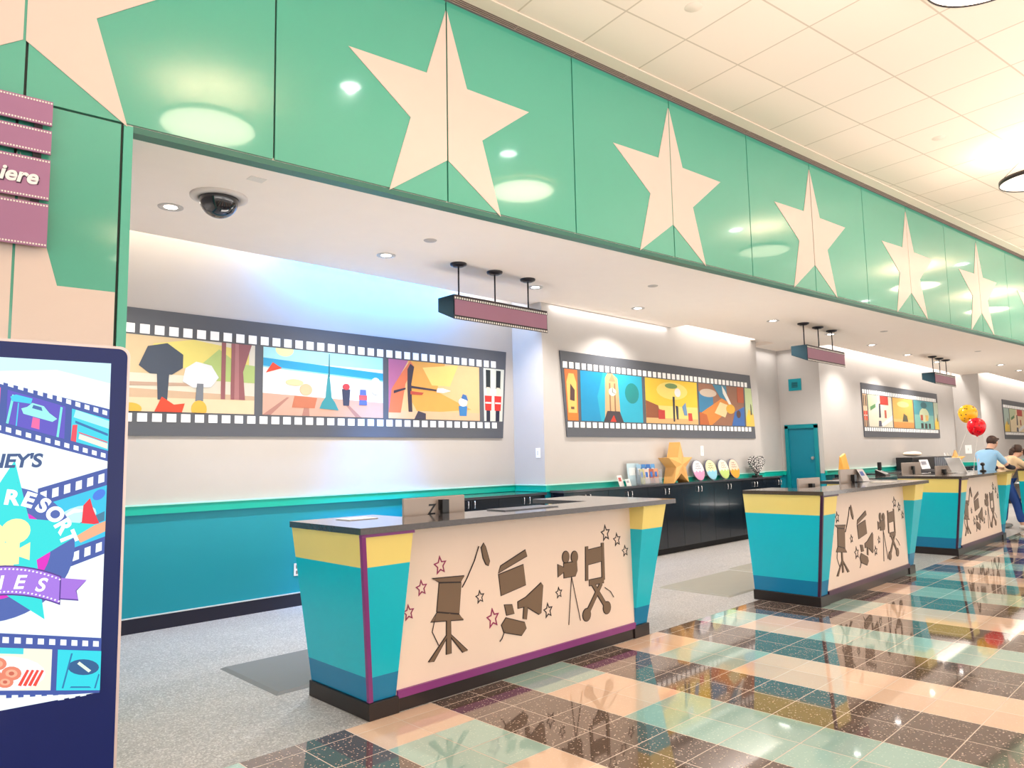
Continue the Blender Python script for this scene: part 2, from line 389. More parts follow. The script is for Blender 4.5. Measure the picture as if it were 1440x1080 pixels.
def circ(cx, cy, rx, ry=None, n=18, a0=0, a1=2*PI):
    ry = ry or rx; full = abs(a1-a0-2*PI) < 1e-6
    return [(cx+rx*math.cos(a0+(a1-a0)*i/(n if full else n-1)), cy+ry*math.sin(a0+(a1-a0)*i/(n if full else n-1))) for i in range(n)]
def rect(a, b, c, d): return [(a, b), (c, b), (c, d), (a, d)]
def mural(label, Y, x0, x1, z0, z1, s0, s1, hp, hw, X0=0):
    t = thing('film_strip_mural', label, 'mural', (x0, Y, z0), 0, 'film strip murals on the back wall')
    H = z1-z0; L = x1-x0; m = MB()
    m.prism([(0, -.02, 0), (L, -.02, 0), (L+s1, -.02, H), (s0, -.02, H)], (0, .018, 0))
    n = int((L-.03)/hp)
    for i in range(n):
        for zb, zt in ((.130, .207), (.95, 1.037)):
            a = .03+hp*i+s0*zb/H
            if a+hw > L+s1*zb/H-.01: continue
            m.box((a, -.024, zb), (a+hw, -.019, zt), 1)
    m.make('strip', [M_STRIP, M_WHITE], t)
    return t
def pics(t, lst, x0):
    for a, b, bg, sh, *sl in lst: picture(t, a-x0, b-x0, .225, .935, bg, sh, *(sl or (0, 0)))
SKIN = (240, 222, 196)
# 1: forest, beach, stage, guards
f1 = mural('long film strip mural on the blue-lit wall with forest and beach pictures', Y1, 1.5, 6.80, 1.765, 2.95, 0, .09, .130, .085)
forest = [((214, 190, 150), rect(0, .5, .5, 1)), ((230, 214, 120), [(.15, .6), (.95, .6), (.95, .9), (.5, 1), (.2, .9)]), ((176, 196, 120), [(.45, .45), (1, .45), (1, .7), (.85, .72), (.7, .9), (.55, .65)]),
          ((236, 208, 172), rect(0, 0, 1, .22)), ((206, 176, 146), [(0, .18), (1, .2), (1, .26), (0, .3)]), ((190, 160, 140), [(0, .33), (.5, .36), (.5, .4), (0, .38)]),
          ((150, 92, 96), rect(.72, .2, .755, 1)), ((150, 92, 96), [(.80, .2), (.92, .2), (.90, .6), (.97, 1), (.80, 1)]), ((176, 120, 120), [(.83, .2), (.87, .2), (.86, 1), (.83, 1)]),
          ((66, 76, 92), [(.10, .60), (.18, .50), (.34, .50), (.42, .60), (.42, .78), (.30, .92), (.16, .86)]), ((66, 76, 92), [(.24, .16), (.31, .16), (.32, .55), (.23, .55)]),
          ((226, 228, 232), [(.42, .42), (.50, .34), (.64, .36), (.70, .50), (.64, .66), (.52, .70), (.44, .60)]), ((120, 126, 134), [(.52, .16), (.58, .16), (.58, .40), (.53, .40)]),
          ((226, 72, 44), [(.22, .0), (.42, .0), (.44, .12), (.36, .10), (.27, .2)]), ((236, 180, 70), circ(.55, .05, .06, .12)), ((236, 180, 70), circ(.05, .03, .08, .08))]
beach = [((168, 226, 232), rect(0, .8, 1, 1)), ((250, 240, 170), circ(.16, .98, .07, .1)), ((40, 160, 205), [(0, .84), (1, .74), (1, .62), (0, .72)]), ((150, 216, 228), [(0, .72), (1, .62), (1, .60), (0, .70)]),
         ((214, 170, 150), [(0, .32), (1, .25), (1, 0), (0, 0)]), ((180, 130, 118), [(0, .0), (.18, .27), (.20, .27), (.06, 0)]), ((180, 130, 118), [(.3, .0), (.33, .26), (.35, .26), (.36, 0)]), ((180, 130, 118), [(.75, 0), (.64, .24), (.66, .24), (.80, 0)]),
         ((230, 70, 40), [(.02, .62), (.07, .78), (.14, .70)]), ((236, 214, 160), circ(.24, .5, .07, .05)), ((200, 120, 90), [(.22, .12), (.40, .12), (.42, .28), (.24, .3)]), ((240, 190, 150), circ(.33, .4, .05, .09)),
         ((60, 150, 160), [(.44, .12), (.60, .10), (.57, .22), (.54, .30), (.53, .5), (.52, .66), (.51, .66), (.50, .5), (.49, .3), (.46, .22)]), ((40, 110, 120), [(.514, .62), (.517, .98), (.521, .98), (.524, .62)]),
         ((60, 66, 90), [(.64, .18), (.69, .18), (.70, .44), (.63, .44)]), ((214, 70, 80), circ(.665, .48, .03, .05)), ((90, 110, 180), [(.78, .2), (.85, .2), (.84, .45), (.79, .45)]), ((220, 90, 90), rect(.78, .28, .85, .36)), ((250, 240, 235), circ(.93, .52, .05, .14))]
stage = [((240, 170, 80), [(.2, 1), (.6, 1), (.5, .5), (.9, .2), (.3, .1), (.2, .4)]), ((250, 214, 120), [(.35, .9), (.75, 1), (.65, .6), (.45, .6)]), ((232, 190, 150), rect(0, 0, 1, .14)), ((190, 110, 150), [(0, 1), (.2, 1), (.12, .75), (.05, .5), (.03, .1), (0, .1)]), ((230, 120, 80), [(.0, .1), (.03, .5), (.12, .75), (.22, 1), (.26, .9), (.17, .6), (.12, .1)]),
         ((60, 50, 66), [(.20, .12), (.24, .12), (.23, .6), (.26, .9), (.22, .95), (.19, .85), (.19, .5)]), ((60, 50, 66), [(.05, .42), (.17, .5), (.17, .53), (.05, .47)]), ((60, 50, 66), [(.23, .53), (.50, .5), (.50, .53), (.23, .57)]), ((240, 240, 244), [(.50, .48), (.58, .48), (.66, .52), (.57, .56), (.51, .55)]),
         ((200, 80, 60), [(.22, .42), (.34, .42), (.36, .46), (.22, .48)]), ((60, 130, 190), [(.76, .08), (.84, .08), (.85, .26), (.75, .26)]), ((236, 240, 244), circ(.80, .33, .05, .08)), ((60, 110, 170), [(.78, .40), (.86, .36), (.84, .46), (.80, .48)]), ((66, 60, 76), [(.26, .0), (.38, 0), (.38, .1), (.30, .14)])]
guards = []
for cx in (.22, .72): guards += [((30, 40, 44), rect(cx-.11, .62, cx+.11, .97)), (SKIN, rect(cx-.08, .5, cx+.08, .64)), ((220, 50, 40), [(cx-.16, .2), (cx+.16, .2), (cx+.18, .48), (cx-.18, .48)]), ((40, 40, 60), rect(cx-.10, .0, cx+.10, .2)), ((240, 240, 240), rect(cx-.15, .33, cx+.15, .36))]
pics(f1, [(1.55, 3.29, (222, 214, 196), [(c, [(.29+.71*u, v) for u, v in p]) for c, p in forest]), (3.38, 4.86, (234, 240, 238), beach), (4.94, 6.38, (238, 196, 140), stage), (6.46, 6.79, (222, 224, 214), guards, 0, .05)], 1.5)
# 2: arch, clock tower, desert bridge, music room, meadow
f2 = mural('film strip mural with a cyan clock tower picture above the black cabinets', Y2, 7.47, 12.80, 1.768, 2.95, -.11, -.11, .133, .088)
arch = [((240, 200, 110), [(.1, .15), (.9, .15), (.9, .75), (.7, .92), (.3, .92), (.1, .75)]), ((90, 60, 60), [(.3, .4), (.7, .38), (.75, .6), (.4, .72)]), ((230, 130, 50), rect(0, 0, 1, .15)), ((120, 80, 60), rect(.35, .22, .65, .27))]
tower = [((20, 150, 200), [(0, 0), (.3, 0), (.25, .5), (.35, 1), (0, 1)]), ((20, 140, 140), circ(.82, .62, .12, .22)), ((214, 176, 130), [(.36, 0), (.62, 0), (.58, .9), (.50, 1), (.42, 1), (.38, .9)]), ((150, 110, 80), rect(.44, .0, .46, .8)), ((150, 110, 80), rect(.52, 0, .54, .8)), ((240, 234, 214), circ(.49, .62, .06, .085)), ((190, 150, 110), [(.44, .84), (.54, .84), (.49, 1.0)]), ((60, 60, 70), [(.485, .61), (.495, .61), (.495, .70), (.485, .70)]), ((60, 60, 70), [(.485, .61), (.54, .58), (.54, .59), (.485, .625)]), ((70, 60, 66), [(.34, 0), (.66, 0), (.60, .22), (.40, .22)]), ((214, 60, 40), [(.44, .0), (.54, .0), (.5, .14)])]
desert = [((250, 206, 60), rect(0, .4, 1, 1)), ((252, 226, 120), circ(.5, .75, .3, .2)), ((190, 120, 70), [(0, 0), (.35, 0), (.3, .3), (.0, .42)]), ((150, 84, 50), [(0, .1), (.28, .12), (.22, .4), (0, .5)]), ((230, 180, 120), rect(0, 0, 1, .12)), ((40, 44, 60), [(.50, .05), (.53, .05), (.54, .62), (.50, .62)]), ((120, 150, 90), circ(.48, .86, .12, .06)), ((240, 240, 240), circ(.60, .72, .06, .1)), ((60, 66, 80), [(.57, .1), (.60, .1), (.60, .4), (.55, .42)]), ((200, 60, 50), [(.22, .1), (.34, .1), (.34, .3), (.22, .3)]), ((110, 150, 190), [(.72, .2), (.78, .2), (.75, .5), (.68, .4)]), ((210, 70, 60), [(.80, .08), (.88, .08), (.87, .26), (.80, .26)])]
music = [((60, 130, 170), [(0, .3), (.3, .3), (.3, .75), (0, .8)]), ((210, 190, 170), circ(.2, .78, .18, .1)), ((226, 140, 60), [(.0, 0), (.25, 0), (.75, .5), (.55, .72), (.05, .3)]), ((190, 100, 50), [(0, 0), (.2, 0), (.15, .25), (0, .3)]), ((236, 216, 160), [(.32, .3), (.55, .2), (.66, .5), (.45, .58)]), ((70, 140, 170), [(.45, .7), (.62, .6), (.6, 1), (.3, 1)]), ((245, 240, 230), [(.50, 1), (.56, .9), (.72, .5), (.66, .5), (.52, .8)]), ((236, 180, 60), circ(.68, .42, .10, .12)), ((60, 110, 180), [(.7, 0), (1, 0), (1, .5), (.78, .36)]), ((190, 90, 50), rect(.85, .6, 1, 1)), ((90, 60, 50), circ(.86, .3, .05, .1))]
meadow = [((236, 200, 90), [(0, 0), (1, 0), (1, .3), (.4, .45), (0, .2)]), ((90, 90, 70), [(.6, .3), (.8, .3), (.8, .55), (.7, .6)]), ((250, 210, 60), circ(.3, .2, .2, .12))]
pics(f2, [(7.49, 7.71, (226, 120, 60), arch, -.05, 0), (7.775, 9.235, (40, 176, 206), tower), (9.32, 10.81, (250, 220, 130), desert), (10.86, 12.40, (160, 110, 84), music), (12.46, 12.78, (200, 214, 160), meadow, 0, -.08)], 7.47)
# 3 and 4 farther away
f3 = mural('smaller looking film strip mural between the teal door and the balloons', Y3, 16.42, 21.75, 1.80, 2.98, -.02, -.02, .133, .088)
street = [((200, 210, 170), [(0, .5), (.4, .8), (.4, 1), (0, 1)]), ((90, 140, 90), [(.08, .5), (.3, .62), (.3, .74), (.08, .62)]), ((196, 60, 50), rect(.5, .72, .85, 1)), ((60, 60, 80), [(.42, .3), (.5, .3), (.5, .75), (.44, .75)]), ((90, 90, 110), [(.38, .02), (.52, .02), (.5, .2), (.4, .2)]), ((236, 236, 236), [(.55, 0), (1, .25), (1, .4), (.5, .1)]), ((190, 90, 70), rect(.66, .3, .74, .55))]
sand = [((240, 180, 90), rect(0, .3, 1, 1)), ((214, 150, 80), rect(0, 0, 1, .2)), ((90, 90, 70), [(.42, .22), (.7, .22), (.66, .42), (.5, .5)]), ((250, 214, 140), circ(.5, .8, .3, .1))]
plaza = [((80, 160, 170), rect(0, .5, 1, 1)), ((210, 220, 180), circ(.5, .5, .25, .25)), ((50, 110, 120), circ(.5, .85, .16, .12)), ((190, 80, 60), rect(.3, .3, .42, .5)), ((230, 190, 110), rect(.55, .3, .7, .5)), ((60, 50, 50), [(.3, .02), (.42, .02), (.42, .2), (.3, .2)]), ((60, 50, 50), rect(.5, .02, .62, .2)), ((60, 50, 50), rect(.7, .02, .8, .2))]
pics(f3, [(16.43, 16.66, (230, 190, 150), guards), (16.72, 18.20, (230, 222, 200), street), (18.27, 19.70, (236, 190, 120), sand), (19.78, 21.30, (130, 190, 180), plaza), (21.36, 21.72, (196, 206, 180), meadow)], 16.42)
f4 = mural('film strip mural farthest along the wall, cut by the right edge of the photo', Y4, 25.75, 31.0, 1.77, 2.96, -.02, -.02, .133, .088)
pics(f4, [(25.77, 26.4, (180, 200, 190), meadow), (26.5, 28.5, (240, 220, 180), street), (28.6, 30.9, (230, 210, 190), sand)], 25.75)

# ------------------------------------------------------------------ door in the recess (its wall faces left)
t = thing('door_1', 'teal door', 'door', (XD, 6.36, 0)); del t['label']; del t['category']; t['kind'] = 'structure'
m = MB(); m.box((-.045, -.32, 0), (.02, -.25, 2.03)).box((-.045, .27, 0), (.02, .34, 2.03)).box((-.045, -.32, 1.97), (.02, .34, 2.05)); m.make('door_frame', mat('door_frame_teal', (.0, .20, .24), .4), t)
MB().box((-.012, -.25, .01), (.01, .27, 1.97)).make('door_panel', mat('door_teal', (.0, .17, .25), .4), t)
m = MB(); m.tube((-.012, -.19, 1.38), (-.03, -.19, 1.38), .032, 14); m.lathe([(0, 0), (.022, .004), (.026, .016), (0, .03)], (-.045, -.19, 1.37)); m.make('door_knob', M_CHROME, t)
p = on_x(1118, 541, XD)
t = thing('wall_vent', 'small square teal vent high on the wall above the teal door', 'air vent', (XD, p.y, p.z))
MB().box((-.02, -.13, -.12), (0, .13, .12)).make('frame', M_TEAL, t, bevel=.004)
m = MB()
for i in range(5): m.box((-.026, -.06, -.055+.022*i), (-.018, .06, -.043+.022*i))
m.make('louvre', mat('louvre_dark', (.0, .05, .07), .5), t)
# switches and outlets
def plate(name, label, cat, loc, rotz, w=.08, h=.13, cap=None):
    t = thing(name, label, cat, loc, rotz); MB().box((-w/2, -.008, -h/2), (w/2, 0, h/2)).make('cover', M_WHITE, t, bevel=.003)
    m = MB()
    if cap == 'out':
        for dz in (-.028, .028): MB().box((-.02, -.011, dz-.017), (.02, -.007, dz+.017)).make('socket', mat('socket_grey', (.25, .22, .22), .4), t)
    else: m.box((-.012, -.013, -.03), (.012, -.007, .03)); m.make('toggle', mat('toggle_white', (.6, .6, .58), .4), t)
plate('wall_outlet', 'white double socket low on the teal wall left of the nearest counter', 'outlet', (3.80, Y1, .375), 0, cap='out')
p = on_x(757, 637, XA); plate('light_switch', 'white switch on the wall step between the two nearest murals', 'light switch', (XA, p.y, p.z), -PI/2)
p = on_y(987, 634, Y2); plate('light_switch', 'white switch on the wall above the round pastel plaques', 'light switch', (p.x, Y2, p.z), 0, .09, .17)
p = on_x(1362, 632, XE); plate('light_switch', 'white switch on the cream wall step under the balloons', 'light switch', (XE, p.y, p.z), -PI/2, .16, .24)

# ------------------------------------------------------------------ black wall cabinets
def cabinets(label, x0, x1, yf, yb, ztop, doors, hz=.95, front_gap=.465, first=0, cap=True):
    t = thing('base_cabinet', label, 'cabinet', (x0, yf, 0), 0, 'black cabinets along the wall')
    L = x1-x0; D = yb-yf
    MB().box((0, .012, .09), (L, D, ztop-.03)).make('body', M_BLACK, t)
    MB().box((0, .06, 0), (L, D, .09)).make('toe_kick', mat('toe_black', (.004, .004, .006), .6), t)
    if cap: MB().box((-.02, -.02, ztop-.03), (L+.02, D, ztop)).make('top', mat('cabinet_top', (.05, .05, .06), .15, coat=.4), t)
    x = first; side = 1; k = 0
    while x < L-.05:
        w = min(front_gap, L-x)
        d = MB().box((x+.003, -.004, .10), (x+w-.003, .012, ztop-.035)).make('door', M_BLACK, t, bevel=.002)
        hx = x+w-.05 if k % 2 == 0 else x+.05
        m = MB()
        sgn = -1 if k % 2 == 0 else -1
        m.tube((hx, -.006, hz-.038), (hx, -.03, hz-.038), .006, 8).tube((hx, -.006, hz+.038), (hx, -.03, hz+.038), .006, 8).tube((hx, -.03, hz-.042), (hx, -.03, hz+.042), .006, 8)
        m.make('handle', M_CHROME, d)
        x += w; k += 1
    return t
cabinets('black cabinet run with chrome handles behind the nearest counter, under the blue-lit wall', 5.22, XA-.06, 6.56, Y1-.05, 1.04, 4, .955)
cabinets('long black cabinet run with chrome handles under the clock tower mural', 7.10, 13.22, 6.35, Y2-.03, 1.06, 12, .945)
cabinets('dark cabinet run along the wall behind the second and third counters', 15.6, 23.2, 5.45, Y3-.04, 1.04, 14, .93)
cabinets('dark cabinet run along the farthest stretch of wall', 23.6, 33, 4.8, Y4-.04, 1.04, 14, .93)

# ------------------------------------------------------------------ counters
def lean(z): return .15*max(0, z-.10)/.985
LB = 2.74; DB = .67
def build_counter(label):
    t = thing('reception_counter', label, 'counter', (2.44, 3.73, 0), 0, 'reception counters with star decorated fronts')
    zt = 1.083
    e = lean(zt)
    # end bodies (inverted wedges) with colour bands
    lo = [(0, 0, .1), (.185, 0, .1), (.185, DB, .1), (0, DB, .1)]; hi = [(-e, -e, zt), (.21, -e, zt), (.21, DB, zt), (-e, DB, zt)]
    MB().hexa(lo, hi).make('end_block', M_BAND, t)
    lo = [(2.57, 0, .1), (LB, 0, .1), (LB, DB+.25, .1), (2.57, DB+.25, .1)]; hi = [(2.55, -e, zt), (2.87, -e, zt), (2.87, DB+.25, zt), (2.55, DB+.25, zt)]
    MB().hexa(lo, hi).make('end_block', M_BAND, t)
    MB().box((.18, .0, .1), (2.58, .05, zt)).make('front_panel', M_PANEL, t)
    MB().box((.19, -.018, .082), (2.565, .0, .128)).make('kick_stripe', M_PURPLE, t)
    m = MB().box((-.012, -.018, 0), (.20, DB+.01, .098)).box((.20, -.004, 0), (2.55, .1, .085)).box((2.55, -.018, 0), (LB+.012, DB+.26, .098))
    m.make('plinth', M_PLINTH, t, bevel=.004)
    # corner trim and cap trims
    w = .016
    m = MB().hexa([(-w*.4, -w*.6, .1), (w*1.3, -w*.6, .1), (w*1.3, w, .1), (-w*.4, w, .1)], [(-e-w*.4, -e-w*.6, zt), (-e+w*1.3, -e-w*.6, zt), (-e+w*1.3, -e+w, zt), (-e-w*.4, -e+w, zt)])
    m.make('corner_trim', M_PURPLE, t)
    m = MB().box((-e-.004, -e-.008, zt-.018), (.215, -e+.02, zt)); m.make('cap_trim', M_PURPLE, t)
    # worktop, U shaped: deep at both ends, shallow in the middle
    za, zb = zt, 1.12
    m = MB().box((-.17, -.17, za), (.46, .66, zb)).box((.46, -.17, za), (2.35, .29, zb)).box((2.35, -.17, za), (2.99, .93, zb))
    m.make('worktop', M_TOP, t)
    MB().box((.21, .05, .74), (2.55, DB, .775)).make('lower_desk', mat('desk_grey', (.25, .23, .22), .4), t)
    MB().box((.21, .05, .0), (2.55, .3, .74)).make('body', mat('counter_body', (.25, .22, .2), .6), t)
    # decorations on the panel (x from the counter's left end, z height)
    y = 0
    def dec(name, pts, m_, th=.004, closed=True, edge=None):
        b = MB(); b.prism([(px-2.44, y-.001-th, pz) for px, pz in pts], (0, th, 0)); return b
    stars = [(2.97, .822, .055, 1), (2.82, .70, .047, 1), (2.72, .566, .046, 1), (3.306, .576, .042, 0), (3.42, .418, .062, 1), (3.968, .384, .052, 0), (4.09, .494, .040, 0), (4.662, .881, .062, 0), (4.808, .817, .052, 0), (4.912, .716, .045, 0)]
    for sx, sz, R, red in stars:
        o_ = star_pts(R, R*.48, rot=PI/2+.1); i_ = star_pts(R*.74, R*.34, rot=PI/2+.1)
        b = MB(); n = 10
        vs = [(sx-2.44+a, y-.004, sz+c*1.15) for a, c in o_]+[(sx-2.44+a, y-.004, sz+c*1.15) for a, c in i_]+[(sx-2.44+a, y, sz+c*1.15) for a, c in o_]+[(sx-2.44+a, y, sz+c*1.15) for a, c in i_]
        fs = []
        for i in range(n):
            j = (i+1) % n; fs += [(i, j, n+j, n+i), (i, j, 2*n+j, 2*n+i), (n+i, n+j, 3*n+j, 3*n+i)]
        b.add(vs, fs); b.make('star_outline', mat('star_red', (.30, .02, .10), .4) if red else M_DKLINE, t)
    def sil(polys, lines=(), thin=.004, name='silhouette', label=None):
        b = MB()
        for pts in polys:
            cx = sum(p[0] for p in pts)/len(pts); cz = sum(p[1] for p in pts)/len(pts)
            # dark rim slightly larger, brown face on top
            n = len(pts); rim = []
            for i in range(n):
                a = Vector(pts[i-1]); c = Vector(pts[(i+1) % n]); q = Vector(pts[i]); d = (c-a).normalized(); nn = Vector((d.y, -d.x))
                rim.append(q+nn*.006)
            ar = sum(pts[i-1][0]*pts[i][1]-pts[i][0]*pts[i-1][1] for i in range(n))
            if ar < 0: rim = [2*Vector(p)-r for p, r in zip(pts, rim)]
            b.prism([(p[0]-2.44, -.004, p[1]) for p in rim], (0, .004, 0), 1)
            b.prism([(p[0]-2.44, -.006, p[1]) for p in pts], (0, .002, 0), 0)
        for pts, r in lines: b.path([(p[0]-2.44, -.004, p[1]) for p in pts], r, 6, 1)
        o = b.make(name, [M_BROWN, M_DKLINE], t)
        if label: o['label'] = label
    # studio lamp on a stand with the boom pole beside it
    sil([[(2.94, .54), (3.12, .50), (3.14, .69), (2.96, .71)], [(2.90, .745), (3.17, .73), (3.14, .70), (2.96, .72)], [(2.94, .53), (3.12, .49), (3.16, .455), (2.89, .485)],
         [(3.015, .26), (3.05, .26), (3.047, .51), (3.02, .51)], [(3.02, .38), (3.045, .40), (2.91, .24), (2.87, .24)], [(3.02, .40), (3.045, .38), (3.19, .25), (3.15, .25)]],
        [([(3.15, .66), (3.19, .71), (3.26, .82), (3.30, .91)], .004), ([(2.93, .52), (2.90, .42), (2.95, .33)], .003)], label='brown cut-out of a lamp on a stand')
    sil([[(3.325, .90), (3.345, .925), (3.36, .90), (3.395, .80), (3.385, .775), (3.365, .785), (3.34, .83)]], name='microphone')
    # clapperboard, loudhailer and reel can
    sil([[(3.50, .56), (3.74, .60), (3.72, .74), (3.48, .70)], [(3.475, .715), (3.50, .755), (3.745, .84), (3.76, .80)],
         [(3.66, .49), (3.74, .51), (3.90, .59), (3.915, .57), (3.89, .38), (3.87, .375), (3.74, .45), (3.66, .45)], [(3.72, .45), (3.755, .445), (3.74, .36), (3.71, .37)],
         [(3.54, .40), (3.72, .34), (3.735, .30), (3.69, .26), (3.52, .31), (3.50, .36)], [(3.53, .49), (3.60, .48), (3.62, .42), (3.55, .42)]],
        [([(3.53, .32), (3.50, .27), (3.48, .255)], .0035)], label='brown cut-outs of a clapperboard and a loudhailer')
    # film camera on a tripod
    sil([[(4.15, .595), (4.28, .595), (4.30, .63), (4.30, .70), (4.15, .70)], [(4.085, .61), (4.15, .64), (4.15, .67), (4.085, .70)], circ(4.175, .745, .036, .042, 18), circ(4.275, .735, .036, .042, 18)],
        [([(4.235, .595), (4.19, .245)], .003), ([(4.235, .595), (4.325, .255)], .003)], name='film_camera_cutout')
    # director's folding chair
    sil([[(4.42, .66), (4.60, .67), (4.60, .78), (4.42, .77)], [(4.44, .50), (4.62, .50), (4.62, .54), (4.44, .54)], [(4.40, .54), (4.425, .54), (4.435, .80), (4.41, .80)], [(4.60, .52), (4.63, .52), (4.63, .81), (4.605, .81)],
         [(4.37, .28), (4.41, .27), (4.60, .49), (4.58, .51)], [(4.64, .285), (4.67, .30), (4.50, .51), (4.47, .50)], circ(4.40, .285, .045, .045, 16), circ(4.65, .30, .045, .045, 16)],
        [([(4.63, .46), (4.70, .42), (4.74, .37)], .003)], label='brown cut-out of a folding chair')
    return t
c1 = build_counter('nearest reception counter, cyan and yellow end facing the camera, with a large silver monitor')
c2 = dup(c1, (7.14, 3.10, 0), 'second reception counter, standing out over the shiny checked tiles')
c3 = dup(c1, (11.74, 3.10, 0), 'third reception counter, in front of the balloons')
c4 = dup(c1, (16.15, 2.47, 0), 'farthest reception counter, cut by the right edge of the photo')

# the farther counters have darker trims than the nearest one
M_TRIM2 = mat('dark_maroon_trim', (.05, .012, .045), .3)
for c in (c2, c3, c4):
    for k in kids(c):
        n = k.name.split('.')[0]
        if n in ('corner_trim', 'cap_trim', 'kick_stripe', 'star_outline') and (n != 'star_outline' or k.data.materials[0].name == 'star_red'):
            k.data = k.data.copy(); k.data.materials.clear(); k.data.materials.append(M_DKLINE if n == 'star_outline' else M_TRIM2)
# mats
def fmat(label, x0, x1, y0, y1, m_=M_MAT):
    m = MB(); r = .05; h = .014; c = .03
    m.hexa([(x0, y0, .0), (x1, y0, 0), (x1, y1, 0), (x0, y1, 0)], [(x0+c, y0+c, h), (x1-c, y0+c, h), (x1-c, y1-c, h), (x0+c, y1-c, h)])
    tag(m.make('floor_mat', m_, bevel=.004), label, 'floor mat', 'rubber mats on the staff floor')
fmat('dark grey rubber mat on the floor left of the nearest counter', 2.28, 4.0, 4.56, 5.46)
fmat('large olive grey mat on the floor left of the second counter', 7.03, 8.62, 4.0, 4.90, mat('mat_olive', (.26, .25, .21), .6, bump=.05))
fmat('grey mat partly seen behind the second counter, beyond the larger mat', 8.72, 10.3, 4.1, 4.98, mat('mat_olive', (.26, .25, .21)))

# ------------------------------------------------------------------ monitors and desk objects
def monitor(label, loc, rotz, w=.52, h=.33, z0=.12, tilt=0, logo=False, white=False):
    t = thing('computer_monitor', label, 'monitor', loc, rotz, 'monitors on the counters')
    mm = M_WHITE if white else M_MON
    MB().box((-w/2, -.012, z0), (w/2, .012, z0+h)).make('panel', mm, t, bevel=.006)
    MB().box((-w/2+.012, .012, z0+.012), (w/2-.012, .016, z0+h-.012)).make('screen', mat('screen_dark', (.02, .03, .05), .1), t)
    MB().box((-.03, -.06, 0), (.03, -.035, z0+h*.80)).box((-.03, -.05, z0+h*.6), (.03, -.012, z0+h*.80)).make('stand', M_DARK, t)
    MB().box((-.13, -.14, 0), (.13, .08, .012)).make('foot', M_DARK, t, bevel=.004)
    if logo:
        for k_ in kids(t):
            if k_.name.startswith('stand'): k_.location.x = .055; k_.location.z = .05
        text_mesh('logo', 'Z', .105, M_DARK, t, Matrix.Translation((-.075, -.0135, z0+h*.66)) @ Matrix.Rotation(PI/2, 4, 'X'), shear=.15, bold=.002)
    return t
def at_desk(x, y, Y, z): p = on_y(x, y, Y); return (p.x, Y, z)
p = on_y(611, 710, 4.12)
monitor('silver monitor back with a black Z emblem on the nearest counter', (p.x, 4.12, .775), math.radians(2), .56, .36, .10, logo=True)
tag(MB().box((0, 0, 0), (.55, .20, .006)).make('desk_pad', mat('pad_grey', (.14, .15, .17), .3), loc=(3.62, 3.80, 1.121), rotz=-.03), 'thin dark desk pad lying on the nearest counter top', 'desk pad')
t = thing('mouse_pad', 'curled pale mouse pad left of the silver monitor on the nearest counter', 'mouse pad', (2.62, 4.15, 1.121)); MB().box((-.10, -.07, 0), (.12, .10, .004)).make('pad', mat('pad_pale', (.6, .62, .66), .4), t)
# second counter
p = on_y(1131, 685, 3.62); monitor('small silver monitor at the left end of the second counter', (p.x+.12, 3.62, .775), math.radians(-6), .46, .31, .12)
p = on_y(1196, 675, 3.62); monitor('silver monitor near the middle of the second counter', (p.x+.02, 3.62, .775), math.radians(-6), .56, .35, .15)
t = thing('gift_bag', 'crumpled orange paper bag standing on a black box behind the second counter', 'paper bag', (14.35, 5.62, 1.06))
m = MB(); m.hexa([(-.12, -.08, 0), (.16, -.08, 0), (.16, .06, 0), (-.12, .06, 0)], [(-.17, -.03, .33), (.05, -.04, .40), (.02, .0, .40), (-.16, .0, .34)]); m.make('bag', mat('orange_paper', (.85, .42, .08), .5, bump=.4), t, bevel=.01)
tag(MB().box((-.14, -.13, 0), (.20, .12, 1.055)).make('storage_box', M_BLACK, loc=(14.35, 5.62, 0), bevel=.005), 'tall black box under the orange paper bag', 'box')
def leaflet(name, label, loc, rz, w, h, c1_, c2_, tilt=.3, cat='leaflet', group=None):
    m = MB(); m.prism([(-w/2, 0, 0), (w/2, 0, 0), (w/2, h*math.sin(tilt), h*math.cos(tilt)), (-w/2, h*math.sin(tilt), h*math.cos(tilt))], (0, .004, 0))
    m.prism([(-w*.35, -.001+h*.45*math.sin(tilt), h*.45*math.cos(tilt)), (w*.2, -.001+h*.45*math.sin(tilt), h*.45*math.cos(tilt)), (w*.2, -.001+h*.8*math.sin(tilt), h*.8*math.cos(tilt)), (-w*.35, -.001+h*.8*math.sin(tilt), h*.8*math.cos(tilt))], (0, -.001, 0), 1)
    return tag(m.make(name, [pm(c1_), pm(c2_)], loc=loc, rotz=rz), label, cat, group)
leaflet('leaflet', 'white and blue leaflet propped up left of the middle monitor on the second counter', (9.66, 3.50, 1.121), 0, .20, .17, (236, 238, 244), (70, 110, 200), .5)
leaflet('leaflet', 'white paper with pale green tint propped up on the second counter', (10.02, 3.66, 1.121), .1, .24, .17, (228, 240, 236), (240, 240, 240), .7)
tag(MB().box((-.16, -.11, 0), (.16, .11, .004)).make('paper_sheet', mat('paper', (.7, .66, .6), .5), loc=(9.35, 3.2, 1.121), rotz=.1), 'sheet of paper lying flat on the second counter top', 'paper')
